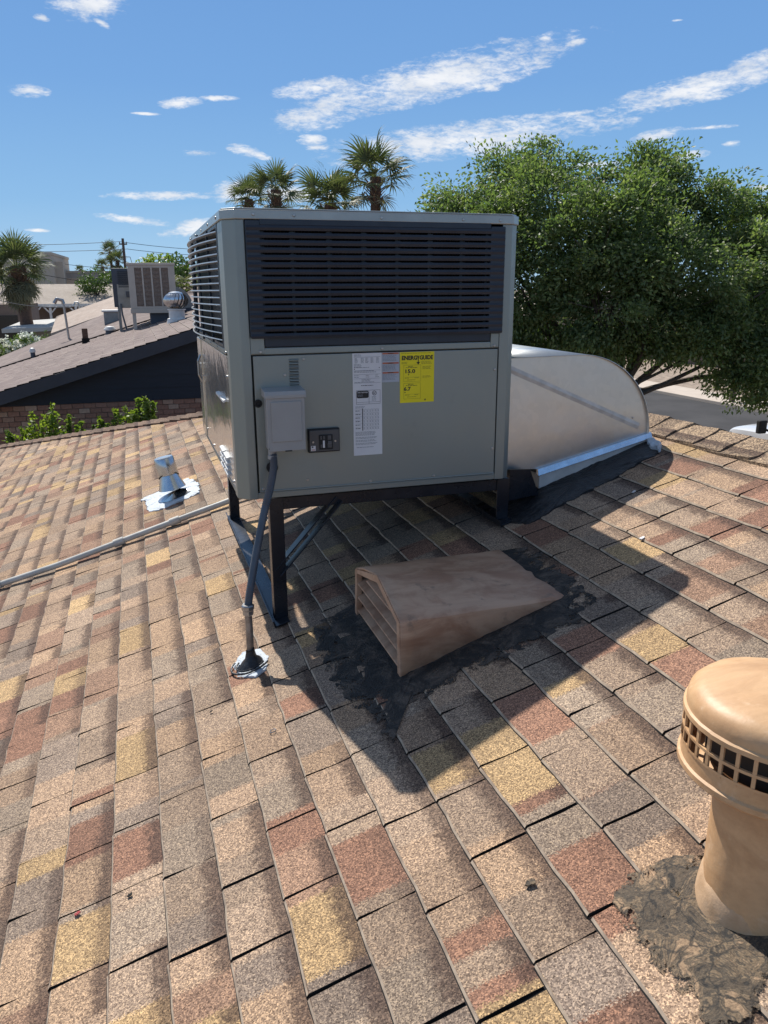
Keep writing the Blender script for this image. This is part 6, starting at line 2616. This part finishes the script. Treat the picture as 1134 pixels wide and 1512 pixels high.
town_tree(140, 415, 66, 26, 'round dark green tree in front of the grey flat building', 41)
town_tree(182, 409, 60, 18, 'small round dark green tree partly behind the beige cooler', 42)
town_tree(236, 392, 46, 26, 'light green tree top just over the beige cooler', 43, mat='shoot_leaf')
town_tree(264, 402, 42, 34, 'dense dark green tree between the beige cooler and the rooftop unit', 44)
town_tree(300, 415, 44, 36, 'dark green tree mostly behind the left side of the rooftop unit', 45)
pl = at_d(272, 430, 24)
t = thing('date_palm', 'low arching palm fronds between the grey curved duct and the rooftop unit', 'palm tree', (pl[0], pl[1], ZG))
mb = MB()
mb.tube([(pl[0], pl[1], ZG), (pl[0], pl[1], pl[2] - .2)], [.2, .16], 10)
mb.build('trunk', M['palm_trunk'], t)
for k in range(12):
    a = k * .55
    mb = MB()
    prev = None
    for j in range(10):
        f = j / 9
        c = Vector((pl[0] + math.cos(a) * 1.25 * f, pl[1] + math.sin(a) * 1.25 * f, pl[2] - .2 + .75 * math.sin(f * 2.5) * .9))
        if prev is not None:
            mb.bar(prev, c, .02, .012)
            for s in (-1, 1):
                sd = Vector((-math.sin(a), math.cos(a), -.45)) * s
                sd.z = -.45
                tip = c + sd * .32 * (1.1 - f * .6)
                mb.add([c, c + (c - prev) * .55, tip], [(0, 1, 2)])
        prev = c
    mb.build('frond', M['frond'], t, fix=False)

# beyond the street: trees, a house and a post, seen through the gaps of the ash
town_tree(760, 470, 52, 60, 'shaded tree across the street, seen left of the ash trunk', 51, 'trees across the street')
town_tree(1010, 470, 58, 70, 'shaded tree across the street, seen through the ash crown', 52, 'trees across the street')
town_tree(905, 500, 62, 62, 'shaded tree across the street behind the curved duct', 53, 'trees across the street')
town_tree(1120, 480, 46, 60, 'shaded tree across the street near the right edge', 54, 'trees across the street')
town_tree(840, 500, 70, 60, 'farthest shaded tree across the street', 55, 'trees across the street')
pq = at_z(1080.5, 594, ZG + .12)
t = thing('yard_post', 'short dark post standing in the gravel beside the sidewalk', 'post', tuple(pq))
mb = MB()
mb.box((pq[0] - .09, pq[1] - .09, pq[2] - .1), (pq[0] + .09, pq[1] + .09, pq[2] + .75))
mb.build('post', M['wood_pole'], t, bevel=.02)
mb = MB()
mb.box((pq[0] - .13, pq[1] - .13, pq[2] + .7501), (pq[0] + .13, pq[1] + .13, pq[2] + .82))
mb.build('cap', M['wood_pole'], t, bevel=.02)
hq = at_z(930, 500, ZG)
t = thing('house', 'stucco house across the street hidden behind the ash crown', 'house', (34, 62, ZG))
mb = MB()
mb.box((30, 52, ZG), (42, 70, ZG + 2.7))
mb.build('wall', M['stucco_tan'], t)
mb = MB()
mb.prism([(29.4, 51.4, ZG + 2.7), (42.6, 51.4, ZG + 2.7), (36, 51.4, ZG + 4.6)], (0, 19.2, 0))
mb.build('roof', M['far_roof_tan'], t)
for k in range(4):
    mb = MB()
    mb.box((29.94, 53.5 + k * 4.2, ZG + .9), (29.998, 55.3 + k * 4.2, ZG + 2.1))
    mb.build('window', M['dark_glass'], t)

for k, (x, y) in enumerate(((33, 30), (34, 8), (33.5, -14))):
    t = thing('house', ('low tan house across the street right of the ash tree', 'second low tan house along the far side of the street', 'third low tan house along the far side of the street')[k], 'house', (x + 5, y + 6, ZG))
    mb = MB()
    mb.box((x, y, ZG), (x + 11, y + 15, ZG + 2.7))
    mb.build('wall', M[('brown_wall', 'stucco_tan', 'bldg_beige')[k]], t)
    mb = MB()
    mb.prism([(x - .6, y - .6, ZG + 2.7), (x + 11.6, y - .6, ZG + 2.7), (x + 5.5, y - .6, ZG + 4.5)], (0, 16.2, 0))
    mb.build('roof', M['far_roof_tan'], t)
    for q in range(3):
        mb = MB()
        mb.box((x - .06, y + 1.8 + q * 4.6, ZG + .9), (x - .002, y + 3.6 + q * 4.6, ZG + 2.1))
        mb.build('window', M['dark_glass'], t)

# ---- white pickup at the kerb
hp = at_z(1073, 629, ZG + 1.05)
TX, TY = hp[0], hp[1]
tk = thing('pickup_truck', 'white pickup truck at the right edge, only its bonnet and black mirror in view', 'pickup truck', (TX + .95, TY - 2.6, ZG))
LEN, WID = 5.4, 1.92


def truck_section(y, bottom, top, tuck):
    """cross-section ring of the body at a distance y behind the nose"""
    w2 = WID / 2
    pts = []
    for (sx, z) in ((-.86, bottom), (-1.0, bottom + .18), (-1.0, top - .22), (-.965, top - .06), (-.86, top), (-.4, top + .035), (0, top + .05), (.4, top + .035), (.86, top), (.965, top - .06), (1.0, top - .22), (1.0, bottom + .18), (.86, bottom)):
        pts.append(Vector((TX + w2 + sx * w2 * tuck, TY - y, ZG + z)))
    return pts


mb = MB()
secs = [(0.0, .52, .86, .88), (.05, .40, 1.00, .95), (.22, .34, 1.06, .99), (.60, .34, 1.09, 1.0), (1.30, .34, 1.13, 1.0), (1.55, .34, 1.15, 1.0), (3.4, .36, 1.15, 1.0), (3.45, .36, 1.12, 1.0), (5.30, .40, 1.12, 1.0), (5.40, .50, 1.08, .97)]
rgs = [truck_section(*s) for s in secs]
n = 13
vs = [p for r_ in rgs for p in r_]
fs = [(i * n + k, i * n + (k + 1) % n, (i + 1) * n + (k + 1) % n, (i + 1) * n + k) for i in range(len(rgs) - 1) for k in range(n)]
fs += [tuple(range(n)), tuple((len(rgs) - 1) * n + k for k in reversed(range(n)))]
mb.add(vs, fs)
mb.build('body', M['truck'], tk, smooth=True)
mb = MB()
cab_ = [(1.50, 1.16), (2.15, 1.72), (3.15, 1.75), (3.45, 1.16)]
wa, wb = WID / 2 * .97, WID / 2 * .78
vs = []
for (y, z) in cab_:
    ww = wa if z < 1.3 else wb
    vs += [Vector((TX + WID / 2 - ww, TY - y, ZG + z)), Vector((TX + WID / 2 + ww, TY - y, ZG + z))]
mb.add(vs, [(0, 1, 3, 2), (2, 3, 5, 4), (4, 5, 7, 6), (0, 2, 4, 6), (1, 7, 5, 3), (0, 6, 7, 1)])
mb.build('cab', M['truck'], tk, bevel=.03)


def shift(p, q, t):
    return Vector(p).lerp(Vector(q), t)


for side, name_ in ((0, 'side_window'), (1, 'side_window')):
    P = [vs[0 + side], vs[2 + side], vs[4 + side], vs[6 + side]]
    cen = sum(P, Vector()) / 4
    off = Vector((-.006 if side == 0 else .006, 0, 0))
    mb = MB()
    mb.add([cen + (p - cen) * .84 + off for p in P], [(0, 1, 2, 3)])
    mb.build(name_, M['dark_glass'], tk)
P = [vs[0], vs[1], vs[3], vs[2]]
cen = sum(P, Vector()) / 4
mb = MB()
mb.add([cen + (p - cen) * .88 + Vector((0, .006, .006)) for p in P], [(0, 1, 2, 3)])
mb.build('windscreen', M['dark_glass'], tk)
for sx in (0, 1):
    x = TX + .04 if sx == 0 else TX + WID - .04
    for y in (.95, 4.35):
        mb = MB()
        ring = []
        x0, x1 = (x - .05, x + .22) if sx == 0 else (x - .22, x + .05)
        for xx, rr in ((x0 + .02, .30), (x0, .34), (x0, .36), (x1, .36), (x1, .34), (x1 - .02, .30)):
            for k in range(24):
                t_ = 2 * math.pi * k / 24
                ring.append((xx, TY - y + rr * math.cos(t_), ZG + .38 + rr * math.sin(t_)))
        fs = [(i * 24 + k, i * 24 + (k + 1) % 24, (i + 1) * 24 + (k + 1) % 24, (i + 1) * 24 + k) for i in range(5) for k in range(24)] + [tuple(range(24)), tuple(120 + k for k in range(24))]
        mb.add(ring, fs)
        wh = mb.build('wheel', M['tyre'], tk, smooth=True)
        mb = MB()
        ring = []
        xo = x0 + .012 if sx == 0 else x1 - .012
        for rr, dx_ in ((.24, 0), (.22, .0), (.09, -.03 if sx == 0 else .03), (.0, -.03 if sx == 0 else .03)):
            for k in range(24):
                t_ = 2 * math.pi * k / 24
                ring.append((xo + dx_ * .3, TY - y + rr * math.cos(t_), ZG + .38 + rr * math.sin(t_)))
        mb.add(ring, [(i * 24 + k, i * 24 + (k + 1) % 24, (i + 1) * 24 + (k + 1) % 24, (i + 1) * 24 + k) for i in range(3) for k in range(24)])
        mb.build('rim', M['rim'], wh, smooth=True)
    # wheel arch, headlight, mirror
    sg = -1 if sx == 0 else 1
    xs = TX if sx == 0 else TX + WID
    mb = MB()
    arc = [(TY - .95 + .44 * math.cos(R(a)), ZG + .40 + .44 * math.sin(R(a))) for a in range(0, 181, 12)]
    vsA = [(xs + sg * .012, y, z) for y, z in arc] + [(xs + sg * .012, TY - .95 + (y - TY + .95) * .84, ZG + .40 + (z - ZG - .40) * .84) for y, z in arc]
    m = len(arc)
    mb.add(vsA, [(k, k + 1, m + k + 1, m + k) for k in range(m - 1)])
    mb.build('wheel_arch', M['tyre'], tk)
    mb = MB()
    mb.prism([(xs + sg * -.28, TY + .004 - .02, ZG + .78), (xs + sg * -.01, TY - .10, ZG + .80), (xs + sg * .004, TY - .24, ZG + .90), (xs + sg * -.02, TY - .16, ZG + .93), (xs + sg * -.28, TY - .02, ZG + .90)], (0, .018, 0))
    mb.build('headlight', M['glass_lamp'], tk)
    mb = MB()
    mb.box((min(xs + sg * .06, xs + sg * .30), TY - 1.50, ZG + 1.10), (max(xs + sg * .06, xs + sg * .30), TY - 1.36, ZG + 1.44))
    mr = mb.build('mirror', M['tyre'], tk, bevel=.03)
    mb = MB()
    mb.bar((xs + sg * .08, TY - 1.43, ZG + 1.20), (xs - sg * .04, TY - 1.62, ZG + 1.14), .06, .05)
    mb.build('mirror_arm', M['tyre'], mr)
mb = MB()
mb.box((TX + .35, TY - .002, ZG + .62), (TX + WID - .35, TY + .02, ZG + .84))
mb.build('radiator_grille', M['tyre'], tk, bevel=.01)
mb = MB()
mb.box((TX + .1, TY - .06, ZG + .42), (TX + WID - .1, TY + .06, ZG + .58))
mb.build('bumper', M['rim'], tk, bevel=.02)

# everything above is laid out with the camera height as zero; lift it so that the street is at z = 0
for o in list(SC.objects):
    if o.parent is None and o.type not in ('CAMERA', 'LIGHT'):
        o.location.z += G
